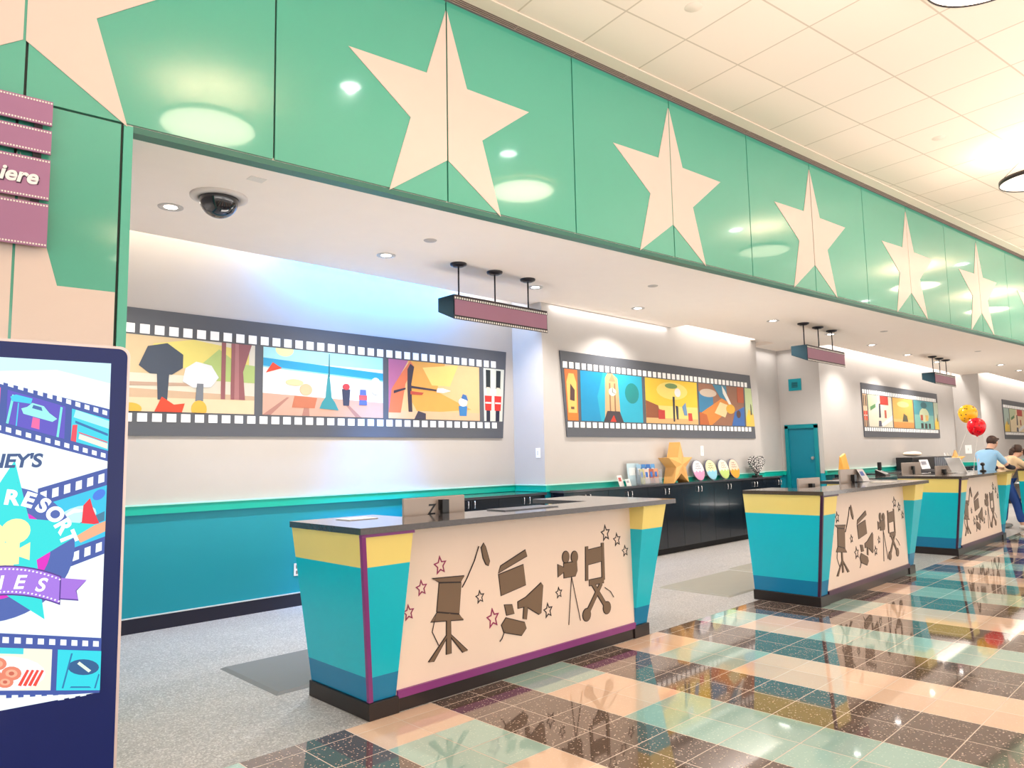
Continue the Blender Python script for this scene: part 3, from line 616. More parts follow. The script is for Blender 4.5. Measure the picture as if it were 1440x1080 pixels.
# third counter
for lb, x, w, h in (('small silver monitor at the left of the third counter', 1322, .40, .28), ('second silver monitor on the third counter, narrow and half turned', 1338, .34, .26)):
    p = on_y(x, 668, 3.62); monitor(lb, (p.x+.1, 3.62, .775), math.radians(-10), w, h, .18)
t = thing('tablet_display', 'slanted white tablet display with dark back at the middle of the third counter', 'tablet', (13.45, 3.42, 1.121), -.4)
m = MB(); m.hexa([(-.02, -.13, 0), (0, -.13, 0), (0, .13, 0), (-.02, .13, 0)], [(-.17, -.13, .24), (-.15, -.13, .24), (-.15, .13, .24), (-.17, .13, .24)]); m.make('tablet', M_WHITE, t, bevel=.004)
MB().box((-.16, -.09, 0), (.06, .09, .012)).make('stand', M_WHITE, t)
t = thing('hand_scanner', 'small dark scanner standing on the right end of the third counter', 'scanner', (14.1, 3.25, 1.121))
MB().lathe([(.0, 0), (.05, 0), (.045, .02), (.018, .03), (.015, .10), (0, .10)]).make('stand', M_DARK, t); MB().blob((0, 0, .12), (.05, .035, .03)).make('head', M_DARK, t)

# ------------------------------------------------------------------ things on the long cabinets
def star_solid(name, label, loc, R, th, tilt=0, rz=0, group=None):
    t = thing(name, label, 'star ornament', loc, rz, group)
    pts = star_pts(R, R*.40); zb = R*math.cos(PI/5)
    b = MB(); n = 10
    fr = [(x, -th/2, z+zb) for x, z in pts]; bk = [(x, th/2, z+zb) for x, z in pts]
    b.add(fr+bk+[(0, -th/2-.03, zb), (0, th/2+.03, zb)], [(i, (i+1) % n, 2*n) for i in range(n)]+[((i+1) % n+n, i+n, 2*n+1) for i in range(n)]+[(i, i+n, (i+1) % n+n, (i+1) % n) for i in range(n)])
    b.make('star_body', M_GOLD, t); return t
star_solid('wooden_star', 'large thick golden wooden star standing on the long black cabinets', (9.86, 6.44, 1.06), .35, .20, group='golden wooden stars')
p = on_y(1358, 655, 5.2)
star_solid('wooden_star', 'smaller golden star far back beside the balloons', (21.7, 5.60, 1.04), .24, .10, rz=-.95, group='golden wooden stars')
cols = [((240, 240, 244), (236, 160, 200), 'pink'), ((246, 240, 190), (150, 216, 240), 'blue'), ((236, 240, 224), (200, 228, 130), 'green'), ((250, 220, 196), (250, 170, 50), 'orange')]
for i, (a, b_, nm) in enumerate(cols):
    x = [10.62, 11.02, 11.43, 11.79][i]
    t = thing('round_plaque', 'round plaque with a %s wavy lower half leaning on the wall' % nm, 'plaque', (x, 6.46, 1.062), 0, 'round plaques leaning on the wall')
    tl = .22; R = .175
    def Q(u, v, d): return (u, (v+R)*math.sin(tl)*1.0-d*math.cos(tl), (v+R)*math.cos(tl)+d*math.sin(tl)*0)
    m = MB(); m.prism([Q(*c_, 0) for c_ in circ(0, 0, R, R, 36)], (0, .025, 0), 0); m.make('board', [mat('plaque_rim', (.12, .12, .16), .4)], t)
    m = MB(); m.prism([Q(*c_, .002) for c_ in circ(0, 0, R*.95, R*.95, 36)], (0, .002, 0), 0)
    lowr = [(R*.95*math.cos(th), R*.95*math.sin(th)) for th in [PI+.15+(PI-.3)*k/20 for k in range(21)]]
    wave = [(R*.90*(1-2*k/12), -.02+.018*math.sin(k*1.6)) for k in range(13)]
    m.prism([Q(*c_, .004) for c_ in lowr+wave], (0, .002, 0), 1)
    for j in range(3):
        zz = .035+.038*j; ww = .085-.018*j
        top_ = [(-ww+2*ww*k/10, zz+.008*math.sin(k*1.3+j)) for k in range(11)]; m.prism([Q(*c_, .005) for c_ in top_+[(a_, c_-.006) for a_, c_ in top_[::-1]]], (0, .002, 0), 2)
    m.make('face', [pm(a), pm(b_), pm(((90, 90, 120), (70, 60, 60), (200, 120, 60), (120, 60, 50))[i])], t)
# patterned ornament (plain heart outline in black and white)
t = thing('patterned_ornament', 'black and white patterned heart shaped ornament at the end of the long cabinets', 'ornament', (12.52, 6.45, 1.06))
hp_ = []
for k in range(40):
    a = 2*PI*k/40; hp_.append((.0265*16*math.sin(a)**3*.62, .0195*(13*math.cos(a)-5*math.cos(2*a)-2*math.cos(3*a)-math.cos(4*a))*.62+.24))
m = MB(); m.prism([(x, -.035, z) for x, z in hp_], (0, .07, 0)); 
mm, nt, b, tc, sp = base_nt('black_white_pattern', .5)
v = nt.nodes.new('ShaderNodeTexVoronoi'); v.feature = 'DISTANCE_TO_EDGE'; v.inputs['Scale'].default_value = 28; nt.links.new(tc.outputs['Object'], v.inputs['Vector'])
nt.links.new(mixc(nt, math_n(nt, 'GREATER_THAN', v.outputs['Distance'], .16), (.01, .01, .012), (.75, .72, .70)), b.inputs['Base Color'])
m.make('heart', mm, t, bevel=.006); MB().box((-.1, -.05, 0), (.1, .05, .035)).make('foot', M_DARK, t)
# brochure rack and card stands
t = thing('brochure_rack', 'clear brochure rack full of colourful leaflets beside the big golden star', 'brochure rack', (9.14, 6.45, 1.06))
MB().box((-.24, -.07, 0), (.24, .06, .012)).box((-.24, -.075, 0), (.24, -.07, .10)).box((-.245, -.075, 0), (-.24, .06, .22)).box((.24, -.075, 0), (.245, .06, .22)).box((-.24, .055, 0), (.24, .06, .26)).make('rack', mat('clear_plastic', (.8, .85, .9), .1, trans=.8), t)
for i in range(4):
    x = -.178+.119*i
    leaflet('brochure', 'upright %s brochure in the front row of the clear rack' % ('yellow', 'white', 'rust red', 'orange')[i], (9.14+x, 6.42, 1.073), 0, .105, .22, ((200, 190, 110), (226, 200, 190), (170, 90, 70), (226, 150, 110))[i], (40, 110, 190), .12, 'brochure', 'brochures in the front row of the rack')
for i in range(4):
    x = -.178+.119*i
    leaflet('brochure', 'taller blue-topped brochure at the back of the clear rack above the %s one' % ('yellow', 'white', 'rust red', 'orange')[i], (9.14+x, 6.475, 1.073), 0, .105, .29, ((150, 190, 220), (60, 130, 200), (40, 110, 190), (90, 160, 220))[i], (240, 240, 250), .08, 'brochure', 'brochures in the back row of the rack')
leaflet('poster_card', 'pale blue upright card standing left of the brochure rack', (8.86, 6.50, 1.062), 0, .30, .32, (190, 214, 224), (236, 240, 240), .1, 'card')
for i, (x, lb) in enumerate(((8.47, 'small white card with red print on the long cabinets, left one'), (8.60, 'small white folded card lying lower beside the red printed card'))):
    leaflet('table_card', lb, (x, 6.44-.03*i, 1.062), .2, .15, .16-.06*i, (238, 234, 230), ((190, 80, 80), (160, 160, 170))[i], .3, 'card')
# far cabinets: printer, cushion, telephone, sheets
p0 = on_y(1277, 664, 5.55)
t = thing('document_sorter', 'large black multi-slot document sorter behind the third counter', 'document sorter', (18.0, 5.50, 1.04))
MB().box((0, 0, 0), (3.0, .36, .29)).make('cabinet', M_DARK, t, bevel=.01)
for k in range(9):
    MB().box((1.55+.15*k, -.012, .02), (1.66+.15*k, 0, .27)).make('slot', mat('slot_grey', (.10, .11, .13), .3), t)
t = thing('seat_cushion', 'cream cushion lying on top of the black document sorter', 'cushion', (18.6, 5.68, 1.355)); MB().blob((0, 0, .05), (.42, .16, .06), fn=lambda d: 1+.05*math.sin(7*d.x)).make('cushion', mat('cushion_cream', (.75, .6, .48), .8), t)
leaflet('notice_sheet', 'white notice sheet in front of the black document sorter', (18.5, 5.38, 1.06), 0, .62, .22, (236, 238, 244), (150, 150, 160), .25, 'notice')
p = on_y(1278, 658, 4.9); monitor('grey monitor in front of the far black document sorter', (15.9, 4.9, .84), -.15, .75, .36, .05)
t = thing('side_desk', 'dark desk between the second counter and the far cabinets', 'desk', (13.4, 4.75, 0)); MB().box((0, 0, .98), (3.2, .7, 1.02)).make('top', M_TOP, t)
m = MB().box((.05, .03, 0), (3.15, .66, .98)); m.make('body', mat('desk_green', (.01, .05, .055), .4), t)
t = thing('desk_telephone', 'black desk telephone with upright handset on the dark desk', 'telephone', (14.9, 5.1, 1.02)); m = MB(); m.hexa([(-.12, -.1, 0), (.12, -.1, 0), (.12, .1, 0), (-.12, .1, 0)], [(-.12, -.08, .03), (.12, -.08, .03), (.12, .1, .12), (-.12, .1, .12)]); m.make('base', M_DARK, t, bevel=.005)
MB().box((-.13, -.02, .10), (-.07, .05, .26)).make('handset', M_DARK, t, bevel=.015)
for i, x in enumerate((20.55, 20.8, 21.05)):
    leaflet('wall_folder', ('white slanted folder at the right end of the document sorter', 'cream slanted folder between the two white folders', 'white slanted folder nearest the far golden star')[i], (x, 5.45, 1.045), .1*i, .10, .38, ((240, 240, 240), (226, 216, 200), (236, 230, 224))[i], (150, 150, 150), .25, 'folder')

# ------------------------------------------------------------------ hanging film signs
def hsign(label, cx, yf, L=1.42, ycan=5.83, zt=3.20, zb=2.94, dep=.26, xs=(-.53, 0, .53)):
    t = thing('hanging_sign', label, 'hanging sign', (cx, ycan, zt), 0, 'blank film strip signs hanging from the soffit')
    y0 = yf-ycan; y1 = y0+dep; h = zb-zt
    m = MB(); m.prism([(-L/2, y0, 0), (-L/2, y0, h), (-L/2, y1, h+.11), (-L/2, y1, -.0)], (L, 0, 0)); m.make('box', mat('sign_box_teal', (.006, .016, .022), .6, spec=.08), t, bevel=.004)
    MB().box((-L/2+.012, y0-.004, h+.045), (L/2-.012, y0, -.05)).make('face', M_SIGN, t)
    m = MB(); m.box((-L/2, y0-.003, -.05), (L/2, y0, 0)).box((-L/2, y0-.003, h), (L/2, y0, h+.045))
    n = 44
    for i in range(n):
        x = -L/2+.02+(L-.04)*i/(n-1)
        for z in (-.034, h+.018): m.box((x-.009, y0-.006, z-.010), (x+.009, y0-.003, z+.010), 1)
    m.make('film_edge', [mat('sign_edge', (.03, .02, .022), .35), mat('perforation_white', (.8, .76, .70), .4)], t)
    for x in xs:
        r = MB(); r.tube((x, 0, -.02), (x, 0, ZS-zt-.01), .009, 10); ro = r.make('rod', M_DARKMETAL, t)
        MB().lathe([(0, -.035), (.055, -.035), (.062, -.028), (.085, -.022), (.09, -.012), (.09, 0)], (x, 0, ZS-zt)).make('canopy', M_DARKMETAL, ro)
hsign('blank mauve film strip sign hanging nearest the camera, above the nearest counter', 5.46, 5.70)
hsign('blank mauve film strip sign hanging in front of the teal door, second from the camera', 12.08, 4.88, 1.50, 5.0, xs=(-.56, 0, .56))
hsign('blank mauve film strip sign hanging left of the balloons, third from the camera', 18.55, 4.86, 1.55, 4.96, xs=(-.5, 0, .5))

# ------------------------------------------------------------------ soffit fittings
def lamp(name, x, y, z, power, size=2.2, blend=.6, col=(1, .95, .88), rad=.05, rot=(0, 0, 0)):
    l = bpy.data.lights.new(name, 'SPOT'); l.energy = power; l.spot_size = size; l.spot_blend = blend; l.color = col; l.shadow_soft_size = rad
    o = bpy.data.objects.new(name, l); COL.objects.link(o); o.location = (x, y, z); o.rotation_euler = rot; return o
def downlight(label, x, y, z, r=.072, power=185, name='recessed_downlight', group='recessed downlights in the soffit'):
    t = thing(name, label, 'ceiling light', (x, y, z), 0, group)
    MB().lathe([(r*1.35, 0), (r*1.33, -.006), (r, -.008), (r*.68, -.002)], n=28).make('trim_ring', mat('ring_grey', (.5, .47, .45), .4), t)
    MB().lathe([(r*.70, -.0035), (.0001, -.0035)], n=28).make('lens', M_LAMP, t)
    lamp('downlight_lamp', x, y, z-.03, power, 2.3, .7)
dl = [(2.034, 6.009, 'recessed downlight beside the black dome camera'), (4.16, 6.058, 'recessed downlight left of the nearest hanging sign'), (6.35, 6.05, 'recessed downlight just behind the right rod of the nearest hanging sign'), (8.407, 6.008, 'recessed downlight above the clock tower mural'),
      (10.913, 5.216, 'recessed downlight left of the second hanging sign'), (13.024, 5.171, 'recessed downlight behind the right rod of the second hanging sign'), (15.031, 5.181, 'recessed downlight between the second and third hanging signs, nearer one'), (17.285, 5.234, 'recessed downlight close left of the third hanging sign'),
      (19.326, 5.21, 'recessed downlight behind the third hanging sign'), (21.41, 4.363, 'recessed downlight above the two employees'), (23.45, 4.369, 'farthest recessed downlight, beside the right edge of the photo')]
for x, y, lb in dl: downlight(lb, x, y, ZS)
for x, y, lb in ((4.186, 5.362, 'flat round grey cover in the soffit near the nearest hanging sign'), (7.424, 5.069, 'flat round cover in the soffit above the clock tower mural'), (13.493, 4.434, 'flat round cover in the soffit right of the second hanging sign'), (17.974, 4.054, 'flat round cover in the soffit right of the third hanging sign')):
    tag(MB().lathe([(.0001, -.006), (.058, -.006), (.064, 0)], n=28).make('sprinkler_cover', mat('cover_grey', (.42, .38, .35), .5), loc=(x, y, ZS)), lb, 'sprinkler cover', 'round covers in the soffit')
tag(MB().box((-.06, -.045, -.004), (.06, .045, 0)).make('sensor_plate', mat('soffit_white', (.72, .66, .6), .6), loc=(2.29, 4.996, ZS), bevel=.002), 'small square white plate in the soffit beside the dome camera', 'sensor')
t = thing('dome_camera', 'black glossy dome security camera with a white ring on the soffit', 'security camera', (2.233, 5.534, ZS))
MB().lathe([(.215, 0), (.213, -.012), (.19, -.02), (.15, -.02), (.148, -.01)], n=40).make('ring', mat('camera_ring', (.62, .56, .52), .5), t)
m = MB(); m.lathe([(.148, -.012)]+[(.148*math.cos(a), -.02-.15*math.sin(a)) for a in [PI/2*k/12 for k in range(13)]], n=36); m.make('dome', mat('smoked_glass', (.005, .006, .012), .03, coat=1), t)
for x, y, lb in ((5.407, 3.153, 'flat round cover in the tiled ceiling above the nearest stars'), (10.079, 2.502, 'flat round cover in the tiled ceiling left of the dark ring pendant')):
    tag(MB().lathe([(.0001, -.006), (.07, -.006), (.078, 0)], n=28).make('sprinkler_cover', mat('cover_cream', (.74, .62, .52), .6), loc=(x, y, ZC)), lb, 'sprinkler cover', 'round covers in the tiled ceiling')

# hall lights: drum pendants with a dark rim, and recessed downlights
M_DRUM2 = mat('drum_diffuser_bright', (1, .85, .62), .5, emit=8, ergb=(1, .80, .60))
def drum(label, x, y, z, r=.48, dm=None):
    t = thing('drum_pendant', label, 'pendant light', (x, y, z), 0, 'drum pendants in the hall')
    MB().lathe([(r, 0), (r+.012, 0), (r+.012, .055), (r, .055), (r, 0)], n=48).make('rim', mat('rim_bronze', (.02, .012, .012), .35), t)
    MB().lathe([(r, .012), (r*.6, .004), (.0001, .0)], n=48).make('diffuser', dm or M_DRUM2, t)
    m = MB()
    for k in range(3):
        a = 2*PI*k/3; m.tube((r*math.cos(a), r*math.sin(a), .05), (.03*math.cos(a), .03*math.sin(a), ZC-z), .003, 6)
    m.make('suspension', M_DARKMETAL, t)
    l = bpy.data.lights.new('pendant_uplight', 'AREA'); l.shape = 'DISK'; l.size = .8; l.energy = 14; l.color = (1, .88, .74)
    o = bpy.data.objects.new('pendant_uplight', l); COL.objects.link(o); o.location = (x, y, z+.07); o.rotation_euler = (PI, 0, 0)
pc = on_z(1460, 254, 4.98)
drum('drum pendant with a dark rim, cut by the right edge of the photo', pc.x, pc.y, 4.98, .42, M_DRUM)
for i, (x, y) in enumerate(((2.3, 1.9), (16.6, 1.55), (21, 1.0), (2.3, -4), (7, -4), (12, -4.2))):
    drum('warm drum pendant hanging in the hall, outside the photo', x, y, 4.98, .46)
drum('warm drum light set close under the tiled ceiling, outside the photo', 6.7, 1.2, 5.35, .46)
for x, y in ((5.9, 2.1), (3.55, 2.7), (11.1, 1.4), (17.3, 2.2), (14.2, .6), (8, -1.5), (3, -1.5), (13, -1.8), (19, -1)):
    downlight('recessed downlight in the tiled hall ceiling, outside the photo', x, y, ZC, .15, 55, 'hall_downlight', 'recessed downlights in the tiled hall ceiling')

# unseen area lights without fixtures, added to brighten the tiled ceiling
for x in (0, 5, 10.5, 16, 22, 29, 37):
    l = bpy.data.lights.new('ceiling_fill', 'AREA'); l.size = 3.5; l.energy = 100; l.color = (1, .92, .84)
    o = bpy.data.objects.new('ceiling_fill', l); COL.objects.link(o); o.location = (x, .4, 2.9); o.rotation_euler = (PI, 0, 0)
# added fill behind the counters: fixtureless lights facing up to lift the soffit
for x in (4.0, 9.2, 14.0, 19.5, 26):
    l = bpy.data.lights.new('soffit_fill', 'AREA'); l.shape = 'RECTANGLE'; l.size = 2.6; l.size_y = .7; l.energy = 33; l.color = (1, .93, .86)
    o = bpy.data.objects.new('soffit_fill', l); COL.objects.link(o); o.location = (x, 5.0, .5); o.rotation_euler = (PI, 0, 0)
# cove lights: strips hidden above the soffit edge
def strip_light(name, x0, x1, y, z, power, col, sy=.10, rx=0):
    l = bpy.data.lights.new(name, 'AREA'); l.shape = 'RECTANGLE'; l.size = x1-x0; l.size_y = sy; l.energy = power; l.color = col
    o = bpy.data.objects.new(name, l); COL.objects.link(o); o.location = ((x0+x1)/2, y, z); o.rotation_euler = (rx, 0, 0); return o
strip_light('cove_lamp', 1.4, 3.5, Y1-.17, 3.90, 14, (1, .90, .72))
strip_light('cove_lamp', 3.6, 5.9, Y1-.19, 3.90, 7, (.9, .95, 1))
strip_light('cove_lamp', 6.0, 6.95, Y1-.17, 3.90, 7, (1, .97, .93))
strip_light('cove_lamp', 7.2, 10.0, Y2-.05, 3.57, 6, (1, .97, .93), .05)  # unseen strip just under the soffit; this stretch has no cove
strip_light('cove_lamp', 10.3, 13.1, Y2-.15, 3.90, 28, (1, .95, .88))
strip_light('cove_lamp', 14.4, 23.1, Y3-.12, 3.90, 110, (1, .96, .9))
strip_light('cove_lamp', 23.5, 35, Y4-.12, 3.90, 140, (1, .96, .9))
strip_light('cove_lamp', 13.3, 14.2, 6.6, 3.53, 3, (1, .95, .9), .2)
strip_light('blue_cove_lamp', 3.6, 5.9, Y1-.20, 3.86, 90, (.0, .33, 1))
b_ = lamp('blue_wall_spot', 4.75, 6.35, 3.50, 900, .80, 1, (.0, .32, 1), .3); b_.rotation_euler = (math.radians(17), 0, 0)

# ------------------------------------------------------------------ purple placards on the left wall
t = thing('directory_sign', 'stack of four mauve film strip placards on the green wall, lettered in white', 'sign', FO+FT*(-4.62), FA)
M_DOT = mat('perforation_white', (.8, .76, .7))
for i, (z0, z1) in enumerate(((3.468, 3.615), (3.296, 3.438), (3.022, 3.262), (2.746, 3.0))):
    m = MB(); L0, L1 = -.50, .385
    m.box((L0, -.065, z0), (L1, -.05, z1), 0)
    n = 62
    for k in range(n):
        x = L0+.012+(L1-L0-.02)*k/(n-1)
        for z in (z0+.012, z1-.012): m.box((x-.0042, -.067, z-.0045), (x+.0042, -.064, z+.0045), 1)
    pl = m.make('placard', [M_PLAC, M_DOT], t)
    if i == 2:
        Mx = Matrix.Translation((.325, -.068, 3.105)) @ Matrix.Rotation(PI/2, 4, 'X')
        text_mesh('lettering', 'Premiere', .118, M_WHITE, pl, Mx, .001, .22, .0035, 'RIGHT', .98)
        Mx = Matrix.Translation((.328, -.0665, 3.101)) @ Matrix.Rotation(PI/2, 4, 'X')
        text_mesh('lettering_outline', 'Premiere', .118, mat('outline_dark', (.05, .02, .05), .5), pl, Mx, .0005, .22, .0065, 'RIGHT', .98)
MB().box((-.42, -.05, 2.80), (-.38, 0, 3.58)).box((.30, -.05, 2.80), (.34, 0, 3.58)).make('bracket', M_DARKMETAL, t)

# ------------------------------------------------------------------ digital screen kiosk
KO = Vector((.829, 2.93, 0))
K = thing('digital_kiosk', 'tall digital display kiosk with a bright poster screen at the left edge', 'digital display', KO, FA)
def rrect(x0, z0, x1, z1, r, n=6):
    out = []
    for cx, cz, a in ((x1-r, z1-r, 0), (x0+r, z1-r, PI/2), (x0+r, z0+r, PI), (x1-r, z0+r, 1.5*PI)):
        out += [(cx+r*math.cos(a+PI/2*k/n), cz+r*math.sin(a+PI/2*k/n)) for k in range(n+1)]
    return out
m = MB(); m.prism([(x, .004, z) for x, z in rrect(-.76, .02, .034, 1.94, .035)], (0, .075, 0)); m.make('frame', mat('frame_rose', (.72, .58, .54), .3, metal=.4), K)
m = MB(); m.prism([(x, 0, z) for x, z in rrect(-.75, .03, .024, 1.93, .03)], (0, .006, 0)); m.make('bezel', mat('bezel_navy', (.004, .012, .12), .08, spec=.35), K)
def em(rgb, k=1.0):
    return mat('pixel_%02x%02x%02x' % rgb, (.0, .0, .0), .25, emit=k, ergb=srgb(*rgb))
SC = Matrix.Identity(4)
scr = MB(); smats = []; sidx = {}
lay = [0]
def sp_(rgb, pts, clip=True, lv=None):
    if rgb not in sidx: sidx[rgb] = len(smats); smats.append(em(rgb))
    pts = [(min(-.030, max(-.69, u)), min(1.874, max(.705, v))) for u, v in pts] if clip else pts
    lay[0] += 1; d = -.001-.00006*lay[0]
    scr.add([(u, d, v) for u, v in pts], [tuple(range(len(pts)))], sidx[rgb])
NAVY = (60, 84, 160)
sp_((236, 250, 255), rect(-.69, .705, -.030, 1.874)); 
sp_((200, 240, 250), [(-.69, 1.874), (-.69, 1.80), (-.20, 1.84), (-.03, 1.80), (-.03, 1.874)])
def quad_strip(pA, pB, pC, pD, holes, frames, border=.165, hw=.55):
    """film strip: top edge A->B, bottom edge D->C"""
    A, B, C_, D = map(Vector, (pA, pB, pC, pD))
    def Q(u, v): a = A.lerp(B, u); d = D.lerp(C_, u); return tuple(a.lerp(d, v))
    sp_(NAVY, [Q(0, 0), Q(1, 0), Q(1, 1), Q(0, 1)])
    for k in range(holes):
        u0 = (k+.2)/holes; u1 = u0+hw/holes
        for v0, v1 in ((.05, border-.03), (1-border+.03, .95)):
            sp_((240, 250, 255), [Q(u0+.012/holes, v0), Q(u1-.012/holes, v0), Q(u1, v1), Q(u0, v1)])
    return Q
Q = quad_strip((-.69, 1.91), (-.03, 1.705), (-.03, 1.515), (-.69, 1.72), 23, 3)
def inq(Q, u0, u1, v0, v1): return lambda a, b: Q(u0+(u1-u0)*a, v0+(v1-v0)*(1-b))
def fr(Qf, rgb, pts): sp_(rgb, [Qf(a, b) for a, b in pts])
w1 = inq(Q, .30, .50, .2, .8); fr(w1, (250, 90, 160), rect(0, 0, 1, 1)); fr(w1, (40, 220, 230), rect(0, 0, 1, .5))
w2 = inq(Q, .53, .79, .2, .8)
fr(w2, (90, 80, 190), rect(0, 0, 1, 1)); fr(w2, (120, 230, 220), [(0, 0), (.04, .0), (.12, .9), (.08, .9)]); fr(w2, (120, 230, 220), [(.86, .0), (.90, 0), (.95, .95), (.91, .95)])
fr(w2, (60, 200, 230), [(.08, .70), (.4, .78), (.42, .95), (.14, .93), (.05, .82)])
fr(w2, (150, 235, 225), [(.28, .42), (.78, .42), (.86, .55), (.72, .66), (.62, .82), (.42, .82), (.34, .66), (.24, .56)]); fr(w2, (60, 100, 170), [(.42, .66), (.60, .66), (.58, .77), (.44, .77)]); fr(w2, (240, 100, 160), [(.42, .08), (.56, .08), (.56, .40), (.44, .40)])
w3 = inq(Q, .82, 1.0, .2, .8)
fr(w3, (50, 205, 225), rect(0, 0, 1, 1)); fr(w3, (170, 240, 230), [(.05, .75), (1, .7), (1, .95), (.1, 1)]); fr(w3, (40, 110, 170), [(.1, .58), (.98, .46), (.98, .54), (.1, .66)]); fr(w3, (230, 70, 90), [(0, 0), (.14, 0), (.16, .55), (.03, .5)]); fr(w3, (236, 226, 214), [(.2, .12), (.98, .05), (.98, .22), (.22, .28)]); fr(w3, (220, 90, 110), [(.2, .30), (.98, .24), (.98, .28), (.2, .34)])
fr(w2, (60, 200, 230), [(.16, .0), (.18, .0), (.20, .7), (.18, .7)])
# right middle strip
Q = quad_strip((-.24, 1.425), (-.03, 1.490), (-.03, 1.185), (-.24, 1.115), 6, 1, .18)
w = inq(Q, .05, 1, .2, .8); fr(w, (40, 190, 225), rect(0, 0, 1, 1)); fr(w, (190, 240, 240), circ(.5, .52, .35, .25)); fr(w, (60, 120, 150), [(.15, .3), (.98, .32), (.98, .5), (.5, .42), (.15, .5)]); fr(w, (236, 246, 240), [(.2, .6), (.5, .75), (.75, .6), (.5, .66)]); fr(w, (225, 40, 60), [(.62, .35), (.90, .3), (.80, .6), (.74, .85), (.64, .75)]); fr(w, (230, 170, 130), [(.5, .28), (1, .3), (1, .1), (.62, .05)]); fr(w, (60, 120, 220), circ(.88, .86, .1, .1))
# round logo
CX, CZ = -.345, 1.215
sp_((70, 96, 170), circ(CX, CZ, .222, .222, 48)); sp_((215, 30, 190), circ(CX, CZ, .150, .150, 40))
sp_((30, 215, 215), [(CX+.29*math.cos(PI/2-.12+2*PI*k/10)*(1 if k % 2 == 0 else .42), CZ+.02+.29*math.sin(PI/2-.12+2*PI*k/10)*(1 if k % 2 == 0 else .42)) for k in range(10)])
sp_((250, 232, 170), circ(-.375, 1.27, .052, .052, 20)); sp_((250, 232, 170), circ(-.298, 1.285, .042, .042, 20)); sp_((250, 232, 170), rect(-.40, 1.175, -.285, 1.25)); sp_((250, 232, 170), [(-.285, 1.20), (-.255, 1.185), (-.255, 1.245), (-.285, 1.228)]); sp_((250, 232, 170), [(-.35, 1.175), (-.33, 1.175), (-.37, 1.08), (-.39, 1.08)]); sp_((250, 232, 170), [(-.32, 1.175), (-.30, 1.175), (-.275, 1.08), (-.29, 1.08)])
# ribbon
def arcband(x0, x1, zc, amp, h, n=14):
    top = [(x0+(x1-x0)*k/n, zc+h/2-amp*((2*k/n-1)**2)) for k in range(n+1)]; bot = [(x, z-h) for x, z in top]; return top+bot[::-1]
sp_((90, 60, 150), [(-.178, 1.08), (-.085, 1.095), (-.112, 1.065), (-.105, 1.030), (-.178, 1.045)]); sp_((160, 110, 215), [(-.176, 1.118), (-.082, 1.099), (-.115, 1.066), (-.106, 1.035), (-.215, 1.058)])
sp_((80, 50, 140), arcband(-.545, -.160, 1.127, .055, .098)); sp_((160, 115, 220), arcband(-.540, -.164, 1.127, .053, .088))
for k in range(34):
    x = -.535+.37*k/33; u = 2*k/33-1
    for dz in (.037, -.037): sp_((245, 240, 255), circ(x, 1.127+dz-.053*u*u, .0032, .0032, 6))
# bottom strip
Q = quad_strip((-.69, 1.035), (-.03, .892), (-.03, .67), (-.69, .80), 20, 3)
w = inq(Q, .50, .70, .23, .78); fr(w, (236, 236, 214), rect(0, 0, 1, 1)); fr(w, (60, 210, 220), rect(0, .85, .6, 1)); fr(w, (240, 250, 250), circ(.35, .4, .6, .42))
w4 = inq(Q, .42, .775, .2, .8)
fr(w4, (236, 236, 214), rect(0, 0, 1, 1)); fr(w4, (60, 210, 220), rect(.0, .86, .65, 1)); fr(w4, (240, 250, 250), circ(.48, .4, .45, .4))
for (a, b, r) in ((.2, .5, .12), (.35, .62, .11), (.3, .3, .13), (.52, .4, .12), (.45, .2, .1)): fr(w4, (226, 130, 104), circ(a, b, r, r*1.4, 14)); fr(w4, (245, 170, 140), circ(a, b, r*.6, r*.8, 12)); fr(w4, (200, 100, 80), circ(a, b, r*.28, r*.4, 10))
for k in range(4): fr(w4, (230, 70, 60), [(.60+.06*k, .12), (.70+.06*k, .50), (.73+.06*k, .48), (.64+.06*k, .1)])
w5 = inq(Q, .80, 1.0, .2, .8)
fr(w5, (40, 210, 225), rect(0, 0, 1, 1)); fr(w5, (40, 90, 140), circ(.6, .58, .36, .2, 20)); fr(w5, (220, 240, 220), [(.45, .66), (.5, .72), (.78, .5), (.72, .45)]); fr(w5, (30, 120, 170), [(.12, .05), (.16, .05), (.34, .92), (.30, .92)]); fr(w5, (30, 120, 170), [(.86, .05), (.9, .05), (.98, .4), (.95, .42)]); fr(w5, (30, 120, 170), [(.3, .06), (.8, .06), (.75, .1), (.33, .1)])
scr_o = MB.make(scr, 'screen', smats, K)
TM = em((250, 252, 255), 1.1); TN = em((50, 80, 130), 1.0)
def ktext(s_, size, x, z, m_, **kw):
    rot = kw.pop('rot', 0); d = kw.pop('d', -.0185)
    return text_mesh('screen_lettering', s_, size, m_, K, Matrix.Translation((x, d, z)) @ Matrix.Rotation(PI/2, 4, 'X') @ Matrix.Rotation(rot, 4, 'Z'), extrude=0, **kw)
ktext("DISNEY'S", .064, -.235, 1.50, TN, align='RIGHT', shear=.15, bold=.002, space=.95)
for ch, u, v, r in (('R', -.318, 1.377, -.15), ('E', -.274, 1.368, -.36), ('S', -.236, 1.349, -.58), ('O', -.204, 1.320, -.82), ('R', -.180, 1.283, -1.02), ('T', -.166, 1.244, -1.2)):
    ktext(ch, .066, u, v, TM, bold=.003, align='CENTER', rot=r)
for ch, u, v, r in (('A', -.585+.2, 1.400, .18), ('L', -.54+.10, 1.385, .34), ('L', -.478, 1.363, .52)): ktext(ch, .052, u, v, TM, bold=.002, align='CENTER', rot=r)
